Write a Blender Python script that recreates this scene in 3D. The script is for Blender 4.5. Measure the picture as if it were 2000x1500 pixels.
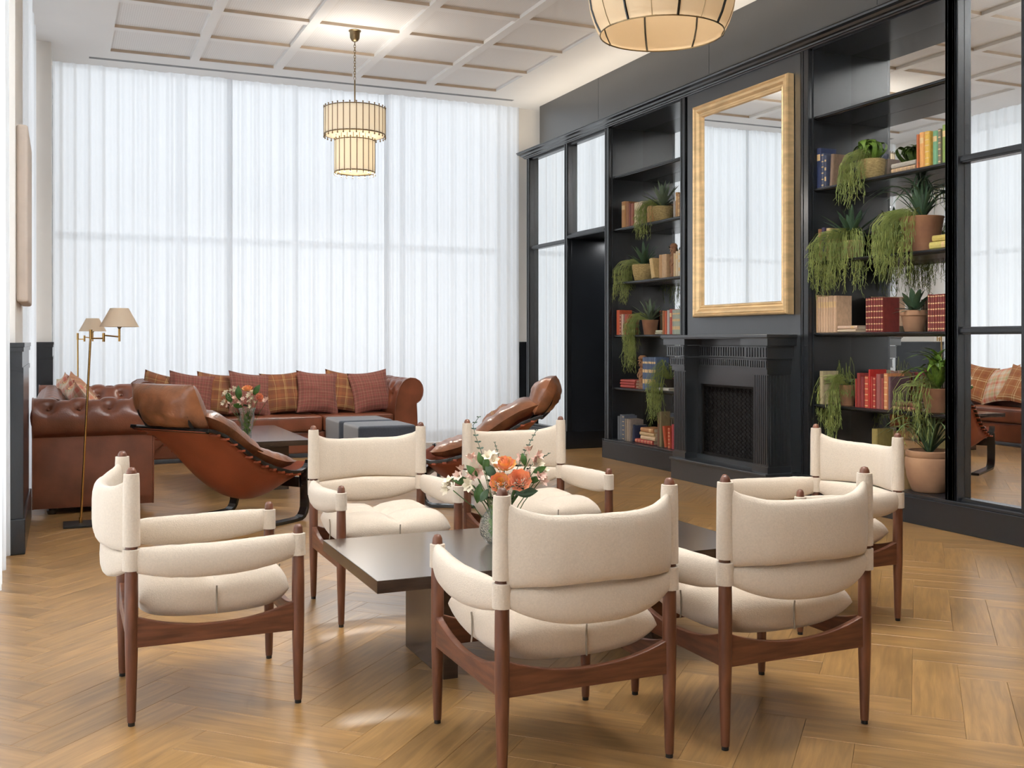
import bpy, bmesh, math, random
from mathutils import Vector, Matrix, noise
PI = math.pi
R = random.Random(7)
scene = bpy.context.scene
COL = scene.collection
for o in list(bpy.data.objects): bpy.data.objects.remove(o)

# ------------------------------------------------------------ camera, world, light, exposure
H = 1.2; FPX = 2018.0; TH = math.atan(880 / FPX)
cs, sn = math.cos(TH), math.sin(TH)
cam = bpy.data.objects.new('camera', bpy.data.cameras.new('camera')); COL.objects.link(cam)
cam.location = (0, 0, H); cam.rotation_euler = (PI / 2, 0, -TH)
cam.data.sensor_width = 36; cam.data.lens = 36 * FPX / 2000; cam.data.shift_y = -84 / 2000
cam.data.clip_start = 0.05; cam.data.clip_end = 100
scene.camera = cam
scene.view_settings.view_transform = 'Standard'; scene.view_settings.look = 'None'
scene.view_settings.gamma = 1; scene.view_settings.use_curve_mapping = False
scene.view_settings.exposure = 0.33
world = bpy.data.worlds.new('world'); scene.world = world; world.use_nodes = True
bg = world.node_tree.nodes['Background']
bg.inputs[0].default_value = (0.88, 0.94, 1.0, 1); bg.inputs[1].default_value = 0.95

def area(name, loc, rot, sx, sy, power, color=(1, 1, 1), spread=PI):
    l = bpy.data.lights.new(name, 'AREA'); l.shape = 'RECTANGLE'; l.size = sx; l.size_y = sy
    l.energy = power; l.color = color; l.spread = spread
    o = bpy.data.objects.new(name, l); COL.objects.link(o); o.location = loc; o.rotation_euler = rot
    return o
# daylight coming through the glazed wall at the far end, the windows on the left and those behind the camera
area('daylight_back_window', (2.5, 12.9, 2.6), (-PI / 2, 0, 0), 6.2, 5.4, 98, (0.93, 0.96, 1.0))
area('daylight_left_window', (-0.95, 3.2, 2.1), (0, -PI / 2, 0), 4.0, 6.0, 260, (0.94, 0.97, 1.0))
area('daylight_left_window_far', (-0.95, 9.3, 2.1), (0, -PI / 2, 0), 4.0, 3.0, 42, (0.95, 0.97, 1.0))
# warm strip lights: on top of the cornice of the dark joinery and on the lintel of the left piers
area('cornice_strip_light', (5.2, 5.6, 3.50), (PI, 0, 0), 0.1, 11.6, 26, (1.0, 0.88, 0.72))
area('doorway_fill', (5.9, 9.83, 2.32), (0, 0, 0), 0.2, 0.2, 5, (0.95, 0.97, 1.0))  # added to lift the dark passage; no lamp is known there

# ------------------------------------------------------------ helpers
def ray(px, py):
    r = (px - 1000) / FPX; z = (666 - py) / FPX
    return (r * cs + sn, cs - r * sn, z)
def onX(px, py, X):
    x, y, w = ray(px, py); t = X / x
    return (X, y * t, H + w * t)
def seen(x, y, z=0):
    d = y * cs + x * sn; r = x * cs - y * sn
    if d < 0.3: return None
    return 1000 + FPX * r / d, 666 - FPX * (z - H) / d

def tag(o, label=None, cat=None, group=None, kind=None):
    if label: o['label'] = label
    if cat: o['category'] = cat
    if group: o['group'] = group
    if kind: o['kind'] = kind
    return o
def thing(name, label, cat, loc=(0, 0, 0), rz=0, group=None, kind=None):
    o = bpy.data.objects.new(name, None); COL.objects.link(o)
    o.empty_display_size = 0.1
    o.location = loc; o.rotation_euler = (0, 0, rz)
    return tag(o, label, cat, group, kind)
def copy_tree(o, parent=None):
    c = o.copy(); COL.objects.link(c); c.parent = parent
    for ch in list(o.children): copy_tree(ch, c)
    return c

class M:
    """collects geometry for one mesh"""
    def __init__(s): s.v = []; s.f = []; s.uv = {}
    def add(s, vs, fs):
        n = len(s.v); s.v += [tuple(p) for p in vs]; s.f += [tuple(i + n for i in q) for q in fs]; return n
    def box(s, x0, x1, y0, y1, z0, z1, mtx=None):
        vs = [(x, y, z) for z in (z0, z1) for y in (y0, y1) for x in (x0, x1)]
        if mtx: vs = [mtx @ Vector(p) for p in vs]
        s.add(vs, [(0, 2, 3, 1), (4, 5, 7, 6), (0, 1, 5, 4), (2, 6, 7, 3), (0, 4, 6, 2), (1, 3, 7, 5)]); return s
    def grid(s, fn, nu, nv, cu=False, cv=False, uv=False, flip=False):
        U = nu if cu else nu + 1; V = nv if cv else nv + 1
        vs = [fn(i / nu, j / nv) for j in range(V) for i in range(U)]
        fs = []; n0 = len(s.f)
        for j in range(nv):
            for i in range(nu):
                a = j * U + i; b = j * U + (i + 1) % U; c = ((j + 1) % V) * U + (i + 1) % U; d = ((j + 1) % V) * U + i
                fs.append((a, d, c, b) if flip else (a, b, c, d))
                if uv:
                    q = [(i / nu, j / nv), ((i + 1) / nu, j / nv), ((i + 1) / nu, (j + 1) / nv), (i / nu, (j + 1) / nv)]
                    s.uv[n0 + len(fs) - 1] = [q[0], q[3], q[2], q[1]] if flip else q
        s.add(vs, fs); return s
    def lathe(s, prof, n=24, c=(0, 0, 0)):
        s.grid(lambda u, v: (c[0] + prof[round(v * (len(prof) - 1))][0] * math.cos(2 * PI * u),
                             c[1] + prof[round(v * (len(prof) - 1))][0] * math.sin(2 * PI * u),
                             c[2] + prof[round(v * (len(prof) - 1))][1]), n, len(prof) - 1, cu=True)
        return s
    def tube(s, pts, r, n=8, cap=True, flat=1.0):
        pts = [Vector(p) for p in pts]; m = len(pts)
        rs = r if isinstance(r, (list, tuple)) else [r] * m
        t0 = (pts[1] - pts[0]).normalized()
        up = Vector((0, 0, 1)) if abs(t0.z) < 0.9 else Vector((1, 0, 0))
        x = t0.cross(up).normalized(); vs = []
        for i, p in enumerate(pts):
            t = (pts[min(i + 1, m - 1)] - pts[max(i - 1, 0)]).normalized()
            x = (x - t * x.dot(t)).normalized(); y = t.cross(x)
            for k in range(n):
                a = 2 * PI * k / n
                vs.append(p + x * (rs[i] * math.cos(a)) + y * (rs[i] * flat * math.sin(a)))
        fs = [(i * n + k, i * n + (k + 1) % n, (i + 1) * n + (k + 1) % n, (i + 1) * n + k) for i in range(m - 1) for k in range(n)]
        if cap: fs += [tuple(range(n))[::-1], tuple((m - 1) * n + k for k in range(n))]
        s.add(vs, fs); return s
    def prism(s, poly, fn, a, b):
        """poly 2D points; fn(p,q,w) -> xyz ; extruded from w=a to w=b"""
        n = len(poly)
        vs = [fn(p, q, a) for p, q in poly] + [fn(p, q, b) for p, q in poly]
        fs = [(i, (i + 1) % n, n + (i + 1) % n, n + i) for i in range(n)] + [tuple(range(n))[::-1], tuple(range(n, 2 * n))]
        s.add(vs, fs); return s
    def ball(s, c, r, n=8, sz=1.0):
        s.lathe([(r * math.sin(PI * k / (n // 2 + 1)), -r * sz * math.cos(PI * k / (n // 2 + 1))) for k in range(n // 2 + 2)], n, c); return s
    def obj(s, name, mat, parent=None, world=False, smooth=False, bevel=0, seg=2, kind=None, sub=0, label=None, solid=0, loc=None):
        off = parent.matrix_basis.inverted() if (world and parent) else None
        vs = [tuple(off @ Vector(p)) for p in s.v] if off else s.v
        me = bpy.data.meshes.new(name); me.from_pydata(vs, [], s.f)
        if s.uv:
            l = me.uv_layers.new(name='UVMap')
            for pi, q in s.uv.items():
                for li, c in zip(me.polygons[pi].loop_indices, q): l.data[li].uv = c
        bm = bmesh.new(); bm.from_mesh(me)
        bmesh.ops.remove_doubles(bm, verts=bm.verts, dist=1e-5)
        if not s.uv or True: bmesh.ops.recalc_face_normals(bm, faces=bm.faces)
        if bevel:
            es = [e for e in bm.edges if len(e.link_faces) == 2 and e.calc_face_angle(0) > 0.6]
            bmesh.ops.bevel(bm, geom=es, offset=bevel, segments=seg, affect='EDGES', profile=0.6)
        if smooth:
            for f in bm.faces: f.smooth = True
            for e in bm.edges:
                if len(e.link_faces) == 2 and e.calc_face_angle(0) > 0.9: e.smooth = False
        bm.to_mesh(me); bm.free(); me.update()
        if mat: me.materials.append(mat)
        o = bpy.data.objects.new(name, me); COL.objects.link(o)
        if parent: o.parent = parent
        if loc: o.location = loc
        if sub:
            md = o.modifiers.new('s', 'SUBSURF'); md.levels = sub; md.render_levels = sub
        if solid:
            md = o.modifiers.new('t', 'SOLIDIFY'); md.thickness = solid; md.offset = 0
        if kind: o['kind'] = kind
        if label: o['label'] = label
        return o
def B(*a): return M().box(*a)
def fbm(x, y, z=0.0): return noise.fractal(Vector((x, y, z)), 1.0, 2.0, 3)

# ------------------------------------------------------------ materials
def newmat(name):
    m = bpy.data.materials.new(name); m.use_nodes = True
    nt = m.node_tree; b = nt.nodes['Principled BSDF']
    return m, nt, b
def nd(nt, typ, **k):
    n = nt.nodes.new(typ)
    for a, v in k.items():
        if a.startswith('i_'): n.inputs[int(a[2:]) if a[2:].isdigit() else a[2:]].default_value = v
        else: setattr(n, a, v)
    return n
def simple(name, col, rough=0.5, metal=0, var=0.12, scale=8, stretch=(1, 1, 1), bump=0.0, bscale=None, coat=0, sheen=0, col2=None, coords='Object', spec=0.5, trans=0, detail=3, rvar=0.0):
    m, nt, b = newmat(name); L = nt.links.new
    tc = nd(nt, 'ShaderNodeTexCoord'); mp = nd(nt, 'ShaderNodeMapping'); mp.inputs['Scale'].default_value = stretch
    L(tc.outputs[coords], mp.inputs['Vector'])
    nz = nd(nt, 'ShaderNodeTexNoise'); nz.inputs['Scale'].default_value = scale; nz.inputs['Detail'].default_value = detail
    L(mp.outputs[0], nz.inputs['Vector'])
    cr = nd(nt, 'ShaderNodeValToRGB')
    c2 = col2 or tuple(c * (1 - 2 * var) for c in col)
    c1 = col if col2 else tuple(min(1, c * (1 + var)) for c in col)
    cr.color_ramp.elements[0].position = 0.3; cr.color_ramp.elements[1].position = 0.7
    cr.color_ramp.elements[0].color = (*c2, 1); cr.color_ramp.elements[1].color = (*c1, 1)
    L(nz.outputs['Fac'], cr.inputs[0]); L(cr.outputs[0], b.inputs['Base Color'])
    b.inputs['Roughness'].default_value = rough; b.inputs['Metallic'].default_value = metal
    b.inputs['Specular IOR Level'].default_value = spec
    if coat: b.inputs['Coat Weight'].default_value = coat; b.inputs['Coat Roughness'].default_value = 0.2
    if sheen: b.inputs['Sheen Weight'].default_value = sheen
    if trans: b.inputs['Transmission Weight'].default_value = trans
    if rvar:
        mr = nd(nt, 'ShaderNodeMapRange'); mr.inputs['To Min'].default_value = rough - rvar; mr.inputs['To Max'].default_value = rough + rvar
        L(nz.outputs['Fac'], mr.inputs['Value']); L(mr.outputs[0], b.inputs['Roughness'])
    if bump:
        nb = nd(nt, 'ShaderNodeTexNoise'); nb.inputs['Scale'].default_value = bscale or scale * 6; nb.inputs['Detail'].default_value = 2
        L(mp.outputs[0], nb.inputs['Vector'])
        bp = nd(nt, 'ShaderNodeBump'); bp.inputs['Strength'].default_value = bump; bp.inputs['Distance'].default_value = 0.01
        L(nb.outputs['Fac'], bp.inputs['Height']); L(bp.outputs[0], b.inputs['Normal'])
    return m
def wood(name, c1, c2, rough=0.4, stretch=(1, 1, 12), scale=5, coat=0, bump=0.05):
    return simple(name, c1, rough, col2=c2, scale=scale, stretch=stretch, bump=bump, bscale=scale * 3, coat=coat, detail=6)
MAT = {}
MAT['black'] = simple('black_paint', (0.014, 0.016, 0.019), 0.27, var=0.1, scale=3, stretch=(1, 1, 1), bump=0.04, bscale=60, spec=0.55, coat=0.2)
MAT['blackpanel'] = simple('black_panel', (0.015, 0.0175, 0.021), 0.28, var=0.08, scale=3, bump=0.03, bscale=50, spec=0.55, coat=0.2)
MAT['satin'] = simple('black_paint_window_sheen', (0.015, 0.018, 0.021), 0.36, var=0.08, scale=3, bump=0.03, bscale=50, spec=0.6, coat=0.35)  # same black paint, reflectance raised to imitate a brighter window sheen
for k_, v_ in (('black', 1.5), ('blackpanel', 1.45), ('satin', 1.8)): MAT[k_].node_tree.nodes['Principled BSDF'].inputs['IOR'].default_value = v_
MAT['iron'] = simple('iron', (0.02, 0.017, 0.015), 0.5, metal=0.6)
MAT['matt_black'] = simple('matt_black', (0.006, 0.005, 0.005), 0.9)
MAT['white'] = simple('white_plaster', (0.88, 0.865, 0.84), 0.7, var=0.01, scale=2, bump=0.02, bscale=200)
MAT['wallwarm'] = simple('cream_wall', (0.84, 0.80, 0.74), 0.7, var=0.02, scale=2)
MAT['ribside'] = simple('panel_edge', (0.62, 0.50, 0.38), 0.6, var=0.05)
MAT['boucle'] = simple('boucle', (0.63, 0.53, 0.42), 0.95, var=0.03, scale=160, bump=0.22, bscale=260, sheen=0.25, spec=0.15)
MAT['walnut'] = wood('walnut', (0.19, 0.068, 0.032), (0.095, 0.032, 0.016), 0.38, (7, 7, 1), 7)
MAT['walnuth'] = wood('walnut_rail', (0.185, 0.067, 0.032), (0.085, 0.029, 0.015), 0.38, (1.3, 1.3, 12), 6)
MAT['glide'] = simple('black_rubber', (0.01, 0.01, 0.01), 0.6)
MAT['table'] = wood('dark_stained_oak', (0.060, 0.036, 0.025), (0.030, 0.018, 0.013), 0.24, (1, 10, 10), 5, coat=0.5)
MAT['leather'] = simple('brown_leather', (0.185, 0.056, 0.026), 0.31, var=0.18, scale=5, bump=0.12, bscale=120, spec=0.6, rvar=0.06)
MAT['leather2'] = simple('cognac_leather', (0.24, 0.088, 0.036), 0.33, var=0.25, scale=7, bump=0.2, bscale=60, spec=0.6, rvar=0.1)
MAT['sling'] = simple('rust_leather', (0.29, 0.062, 0.022), 0.5, var=0.12, scale=3, bump=0.1, bscale=90)
MAT['blackwood'] = simple('black_bentwood', (0.012, 0.010, 0.009), 0.22, var=0.2, scale=5, spec=0.6)
MAT['navy'] = simple('slate_wool', (0.045, 0.055, 0.075), 0.9, var=0.1, scale=80, bump=0.2, bscale=300, sheen=0.6)
MAT['brass'] = simple('brass', (0.70, 0.42, 0.14), 0.22, metal=1, var=0.08)
MAT['agedbrass'] = simple('aged_brass', (0.30, 0.22, 0.12), 0.35, metal=1, var=0.15)
MAT['gold'] = simple('gilt_wood', (0.82, 0.57, 0.29), 0.36, metal=0.5, var=0.10, scale=6, stretch=(1, 1, 4), bump=0.08, bscale=40)
MAT['mirror'] = simple('mirror_glass', (0.93, 0.94, 0.93), 0.0, metal=1, var=0.0)
MAT['mirror2'] = simple('mirror_glass_aged', (0.80, 0.80, 0.78), 0.01, metal=1, var=0.0)
MAT['terra'] = simple('terracotta', (0.36, 0.17, 0.08), 0.85, col2=(0.24, 0.11, 0.06), scale=7, bump=0.1)
MAT['terrap'] = simple('pale_terracotta', (0.42, 0.235, 0.125), 0.85, col2=(0.30, 0.155, 0.085), scale=6, bump=0.1)
MAT['straw'] = simple('woven_straw', (0.50, 0.36, 0.15), 0.8, col2=(0.25, 0.17, 0.06), scale=45, stretch=(1, 1, 3), bump=0.6, bscale=70)
MAT['soil'] = simple('soil', (0.03, 0.02, 0.012), 0.95, bump=0.4)
MAT['leafd'] = simple('agave_leaf', (0.08, 0.14, 0.07), 0.5, col2=(0.035, 0.075, 0.04), scale=20)
MAT['leafg'] = simple('grey_green_leaf', (0.17, 0.21, 0.13), 0.6, col2=(0.07, 0.11, 0.06), scale=20)
MAT['leafb'] = simple('bright_leaf', (0.22, 0.34, 0.05), 0.42, col2=(0.05, 0.12, 0.015), scale=14)
MAT['leafr'] = simple('trailing_stem', (0.26, 0.29, 0.07), 0.6, col2=(0.12, 0.16, 0.03), scale=12)
MAT['leafs'] = simple('spider_leaf', (0.20, 0.27, 0.12), 0.5, col2=(0.07, 0.13, 0.04), scale=14)
MAT['leaff'] = simple('fresh_leaf', (0.07, 0.16, 0.025), 0.45, col2=(0.03, 0.08, 0.012), scale=25)
MAT['euc'] = simple('eucalyptus_leaf', (0.10, 0.15, 0.10), 0.6, col2=(0.06, 0.10, 0.07), scale=40)
MAT['orange'] = simple('orange_petal', (0.90, 0.25, 0.12), 0.6, col2=(0.88, 0.42, 0.20), scale=30, sheen=0.2)
MAT['yellow'] = simple('yellow_petal', (0.90, 0.60, 0.18), 0.6, col2=(0.95, 0.35, 0.10), scale=30)
MAT['pink'] = simple('pink_petal', (0.85, 0.50, 0.42), 0.6, col2=(0.85, 0.66, 0.52), scale=40)
MAT['cream'] = simple('cream_petal', (0.86, 0.78, 0.58), 0.6, col2=(0.80, 0.66, 0.50), scale=40)
MAT['carved'] = simple('carved_wood', (0.30, 0.14, 0.06), 0.6, col2=(0.16, 0.07, 0.03), scale=18, bump=0.4)
MAT['pages'] = simple('book_pages', (0.62, 0.52, 0.36), 0.9, var=0.06, scale=60, stretch=(1, 12, 1), bump=0.1)
MAT['padding'] = simple('beige_wall_pad', (0.70, 0.60, 0.52), 0.75, var=0.03)
MAT['alum'] = simple('window_frame', (0.62, 0.63, 0.64), 0.5)
MAT['lampshade'] = simple('lamp_shade_cloth', (0.66, 0.50, 0.36), 0.9, var=0.03, scale=30)
def shade_mat(name, col, tr=0.5, em=None, es=0.0):
    m, nt, b = newmat(name); L = nt.links.new
    out = nt.nodes['Material Output']
    t = nd(nt, 'ShaderNodeBsdfTranslucent'); t.inputs[0].default_value = (*col, 1)
    b.inputs['Base Color'].default_value = (*col, 1); b.inputs['Roughness'].default_value = 0.8
    mx = nd(nt, 'ShaderNodeMixShader'); mx.inputs[0].default_value = tr
    L(b.outputs[0], mx.inputs[1]); L(t.outputs[0], mx.inputs[2])
    if es:
        b.inputs['Emission Color'].default_value = (*em, 1); b.inputs['Emission Strength'].default_value = es
    L(mx.outputs[0], out.inputs[0])
    return m
MAT['shade'] = shade_mat('lantern_silk', (0.70, 0.56, 0.38), 0.35)
MAT['shade2'] = shade_mat('reading_lamp_shade', (0.78, 0.64, 0.48), 0.35)
MAT['alabaster'] = shade_mat('alabaster_strip', (0.88, 0.82, 0.70), 0.35, (1.0, 0.90, 0.72), 0.24)
MAT['diffuser'] = shade_mat('lamp_diffuser', (0.9, 0.85, 0.75), 0.5, (1.0, 0.88, 0.68), 0.35)
def curtain_mat():
    m, nt, b = newmat('sheer_voile'); L = nt.links.new; out = nt.nodes['Material Output']
    tr = nd(nt, 'ShaderNodeBsdfTranslucent'); tr.inputs[0].default_value = (0.86, 0.88, 0.90, 1)
    df = nd(nt, 'ShaderNodeBsdfDiffuse'); df.inputs[0].default_value = (0.86, 0.87, 0.88, 1)
    tp = nd(nt, 'ShaderNodeBsdfTransparent'); tp.inputs[0].default_value = (1, 1, 1, 1)
    a = nd(nt, 'ShaderNodeMixShader'); a.inputs[0].default_value = 0.35
    L(tr.outputs[0], a.inputs[1]); L(df.outputs[0], a.inputs[2])
    lw = nd(nt, 'ShaderNodeLayerWeight'); lw.inputs[0].default_value = 0.35
    mr = nd(nt, 'ShaderNodeMapRange'); mr.inputs['From Max'].default_value = 1; mr.inputs['To Min'].default_value = 0.07; mr.inputs['To Max'].default_value = 0.0
    L(lw.outputs['Facing'], mr.inputs['Value'])
    c = nd(nt, 'ShaderNodeMixShader'); L(mr.outputs[0], c.inputs[0]); L(a.outputs[0], c.inputs[1]); L(tp.outputs[0], c.inputs[2])
    L(c.outputs[0], out.inputs[0]); return m
MAT['voile'] = curtain_mat()
def glass_mat(name, bump=0.0, sc=60, tint=(1, 1, 1)):
    m, nt, b = newmat(name); L = nt.links.new
    b.inputs['Base Color'].default_value = (*tint, 1); b.inputs['Roughness'].default_value = 0.03
    b.inputs['Transmission Weight'].default_value = 1; b.inputs['IOR'].default_value = 1.3
    if bump:
        v = nd(nt, 'ShaderNodeTexVoronoi'); v.feature = 'DISTANCE_TO_EDGE'; v.inputs['Scale'].default_value = sc
        tc = nd(nt, 'ShaderNodeTexCoord'); L(tc.outputs['Object'], v.inputs['Vector'])
        bp = nd(nt, 'ShaderNodeBump'); bp.inputs['Strength'].default_value = bump; bp.inputs['Distance'].default_value = 0.004
        L(v.outputs['Distance'], bp.inputs['Height']); L(bp.outputs[0], b.inputs['Normal'])
    return m
MAT['glass'] = glass_mat('vase_glass', 0.7, 90, (0.93, 0.97, 0.93))
MAT['pane'] = glass_mat('window_glass')
def plank_mat():
    m, nt, b = newmat('oak_plank'); L = nt.links.new
    uv = nd(nt, 'ShaderNodeUVMap'); uv.uv_map = 'UVMap'
    oi = nd(nt, 'ShaderNodeObjectInfo'); at = nd(nt, 'ShaderNodeAttribute'); at.attribute_name = 'rnd'
    ad = nd(nt, 'ShaderNodeMath', operation='ADD'); L(oi.outputs['Random'], ad.inputs[0]); L(at.outputs['Fac'], ad.inputs[1])
    fr = nd(nt, 'ShaderNodeMath', operation='FRACT'); L(ad.outputs[0], fr.inputs[0])
    mu = nd(nt, 'ShaderNodeMath', operation='MULTIPLY'); mu.inputs[1].default_value = 37.0; L(fr.outputs[0], mu.inputs[0])
    cx = nd(nt, 'ShaderNodeCombineXYZ'); L(mu.outputs[0], cx.inputs[2]); L(mu.outputs[0], cx.inputs[0])
    va = nd(nt, 'ShaderNodeVectorMath', operation='ADD'); L(uv.outputs[0], va.inputs[0]); L(cx.outputs[0], va.inputs[1])
    def ns(sc, scale, det, dist=0.0):
        mp = nd(nt, 'ShaderNodeMapping'); mp.inputs['Scale'].default_value = sc; L(va.outputs[0], mp.inputs['Vector'])
        n = nd(nt, 'ShaderNodeTexNoise'); n.inputs['Scale'].default_value = scale; n.inputs['Detail'].default_value = det; n.inputs['Distortion'].default_value = dist
        L(mp.outputs[0], n.inputs['Vector']); return n
    n1 = ns((1.2, 16, 1), 3.0, 3, 0.8); n2 = ns((2.0, 5, 1), 2.0, 1); n3 = ns((3.0, 90, 1), 4.0, 2)
    cr = nd(nt, 'ShaderNodeValToRGB'); e = cr.color_ramp.elements
    e[0].position = 0.2; e[0].color = (0.22, 0.116, 0.040, 1); e[1].position = 0.8; e[1].color = (0.43, 0.24, 0.082, 1)
    L(n1.outputs['Fac'], cr.inputs[0])
    hs = nd(nt, 'ShaderNodeHueSaturation'); L(cr.outputs[0], hs.inputs['Color'])
    def rng(n, lo, hi, f0=0.0, f1=1.0):
        r = nd(nt, 'ShaderNodeMapRange'); r.inputs['From Min'].default_value = f0; r.inputs['From Max'].default_value = f1
        r.inputs['To Min'].default_value = lo; r.inputs['To Max'].default_value = hi; L(n, r.inputs['Value']); return r.outputs[0]
    def mul(x, y):
        k = nd(nt, 'ShaderNodeMath', operation='MULTIPLY'); L(x, k.inputs[0]); L(y, k.inputs[1]); return k.outputs[0]
    L(mul(mul(rng(fr.outputs[0], 0.86, 1.10), rng(n2.outputs['Fac'], 0.76, 1.16, .2, .8)), rng(n3.outputs['Fac'], 0.92, 1.08, .25, .75)), hs.inputs['Value'])
    L(hs.outputs[0], b.inputs['Base Color'])
    L(rng(n2.outputs['Fac'], 0.27, 0.36), b.inputs['Roughness']); b.inputs['Specular IOR Level'].default_value = 0.9
    return m
MAT['plank'] = plank_mat()
def plaid(name, base, stripes, n=2.0, bumpy=0.3):
    """stripes: (pos, width, colour) within one repeat, woven both ways"""
    m, nt, b = newmat(name); L = nt.links.new
    uv = nd(nt, 'ShaderNodeUVMap'); uv.uv_map = 'UVMap'; sp = nd(nt, 'ShaderNodeSeparateXYZ'); L(uv.outputs[0], sp.inputs[0])
    outs = []
    for ax in (0, 1):
        mu = nd(nt, 'ShaderNodeMath', operation='MULTIPLY'); mu.inputs[1].default_value = n * (1.0 if ax else 1.07); L(sp.outputs[ax], mu.inputs[0])
        fr = nd(nt, 'ShaderNodeMath', operation='FRACT'); L(mu.outputs[0], fr.inputs[0])
        cr = nd(nt, 'ShaderNodeValToRGB'); cr.color_ramp.interpolation = 'CONSTANT'; e = cr.color_ramp.elements
        e[0].position = 0; e[0].color = (*base, 1); e[1].position = 0.999; e[1].color = (*base, 1)
        for p, w, c in stripes:
            a = e.new(p); a.color = (*c, 1); a = e.new(p + w); a.color = (*base, 1)
        L(fr.outputs[0], cr.inputs[0]); outs.append(cr)
    mx = nd(nt, 'ShaderNodeMix'); mx.data_type = 'RGBA'; mx.inputs[0].default_value = 0.5
    L(outs[0].outputs[0], mx.inputs[6]); L(outs[1].outputs[0], mx.inputs[7])
    L(mx.outputs[2], b.inputs['Base Color']); b.inputs['Roughness'].default_value = 0.9; b.inputs['Sheen Weight'].default_value = 0.15
    tc = nd(nt, 'ShaderNodeTexCoord'); nb = nd(nt, 'ShaderNodeTexNoise'); nb.inputs['Scale'].default_value = 14; L(tc.outputs['Object'], nb.inputs[0])
    bp = nd(nt, 'ShaderNodeBump'); bp.inputs['Strength'].default_value = bumpy; bp.inputs['Distance'].default_value = 0.02
    L(nb.outputs['Fac'], bp.inputs['Height']); L(bp.outputs[0], b.inputs['Normal'])
    return m
YL = (0.46, 0.29, 0.11); DK = (0.10, 0.03, 0.02); OR = (0.28, 0.095, 0.035)
MAT['plaid_brown'] = plaid('rust_tartan', (0.21, 0.072, 0.028), [(0.10, 0.05, YL), (0.18, 0.03, YL), (0.32, 0.16, (0.17, 0.06, 0.03)), (0.60, 0.03, YL), (0.70, 0.16, OR)], 2.0)
MAT['plaid_red'] = plaid('red_check_wool', (0.20, 0.055, 0.042), [(0.12, 0.10, (0.28, 0.13, 0.085)), (0.34, 0.06, (0.13, 0.075, 0.045)), (0.52, 0.12, (0.27, 0.085, 0.065)), (0.80, 0.05, (0.25, 0.16, 0.09))], 4.5)
MAT['plaid_pastel'] = plaid('pastel_check', (0.62, 0.44, 0.30), [(0.06, 0.16, (0.58, 0.16, 0.10)), (0.34, 0.12, (0.42, 0.40, 0.20)), (0.58, 0.10, (0.70, 0.34, 0.18)), (0.78, 0.12, (0.66, 0.58, 0.46))], 2.4)
MAT['plaid_orange'] = plaid('orange_tartan', (0.34, 0.125, 0.042), [(0.10, 0.05, (0.75, 0.58, 0.32)), (0.22, 0.03, (0.75, 0.58, 0.32)), (0.38, 0.14, (0.28, 0.09, 0.035)), (0.70, 0.03, (0.70, 0.5, 0.25))], 2.0)
def book_mat(name, bands):
    m, nt, b = newmat(name); L = nt.links.new
    oi = nd(nt, 'ShaderNodeObjectInfo'); tc = nd(nt, 'ShaderNodeTexCoord'); sp = nd(nt, 'ShaderNodeSeparateXYZ'); L(tc.outputs['Object'], sp.inputs[0])
    cr = nd(nt, 'ShaderNodeValToRGB'); cr.color_ramp.interpolation = 'CONSTANT'; e = cr.color_ramp.elements
    e[0].color = (0, 0, 0, 1); e[1].position = 0.999; e[1].color = (0, 0, 0, 1)
    for p, w in bands:
        a = e.new(p); a.color = (1, 1, 1, 1); a = e.new(p + w); a.color = (0, 0, 0, 1)
    L(sp.outputs[2], cr.inputs[0])
    lt = nd(nt, 'ShaderNodeMath', operation='LESS_THAN'); lt.inputs[1].default_value = -0.49; L(sp.outputs[0], lt.inputs[0])
    mu = nd(nt, 'ShaderNodeMath', operation='MULTIPLY'); L(lt.outputs[0], mu.inputs[0]); L(cr.outputs[0], mu.inputs[1])
    mx = nd(nt, 'ShaderNodeMix'); mx.data_type = 'RGBA'; L(mu.outputs[0], mx.inputs[0]); L(oi.outputs['Color'], mx.inputs[6])
    mx.inputs[7].default_value = (0.62, 0.42, 0.20, 1)
    nz = nd(nt, 'ShaderNodeTexNoise'); nz.inputs['Scale'].default_value = 9; L(tc.outputs['Object'], nz.inputs[0])
    hs = nd(nt, 'ShaderNodeHueSaturation'); mr = nd(nt, 'ShaderNodeMapRange'); mr.inputs['To Min'].default_value = 0.7; mr.inputs['To Max'].default_value = 1.3
    L(nz.outputs['Fac'], mr.inputs['Value']); L(mr.outputs[0], hs.inputs['Value']); L(mx.outputs[2], hs.inputs['Color'])
    L(hs.outputs[0], b.inputs['Base Color']); b.inputs['Roughness'].default_value = 0.55
    return m
MAT['book_plain'] = book_mat('book_cloth', [])
MAT['book_title'] = book_mat('book_titled', [(0.68, 0.16)])
MAT['book_gilt'] = book_mat('book_gilt', [(0.05, 0.03), (0.22, 0.03), (0.40, 0.03), (0.58, 0.03), (0.74, 0.03), (0.93, 0.03)])
MAT['book_band'] = book_mat('book_banded', [(0.18, 0.14), (0.52, 0.10), (0.80, 0.06)])

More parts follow.
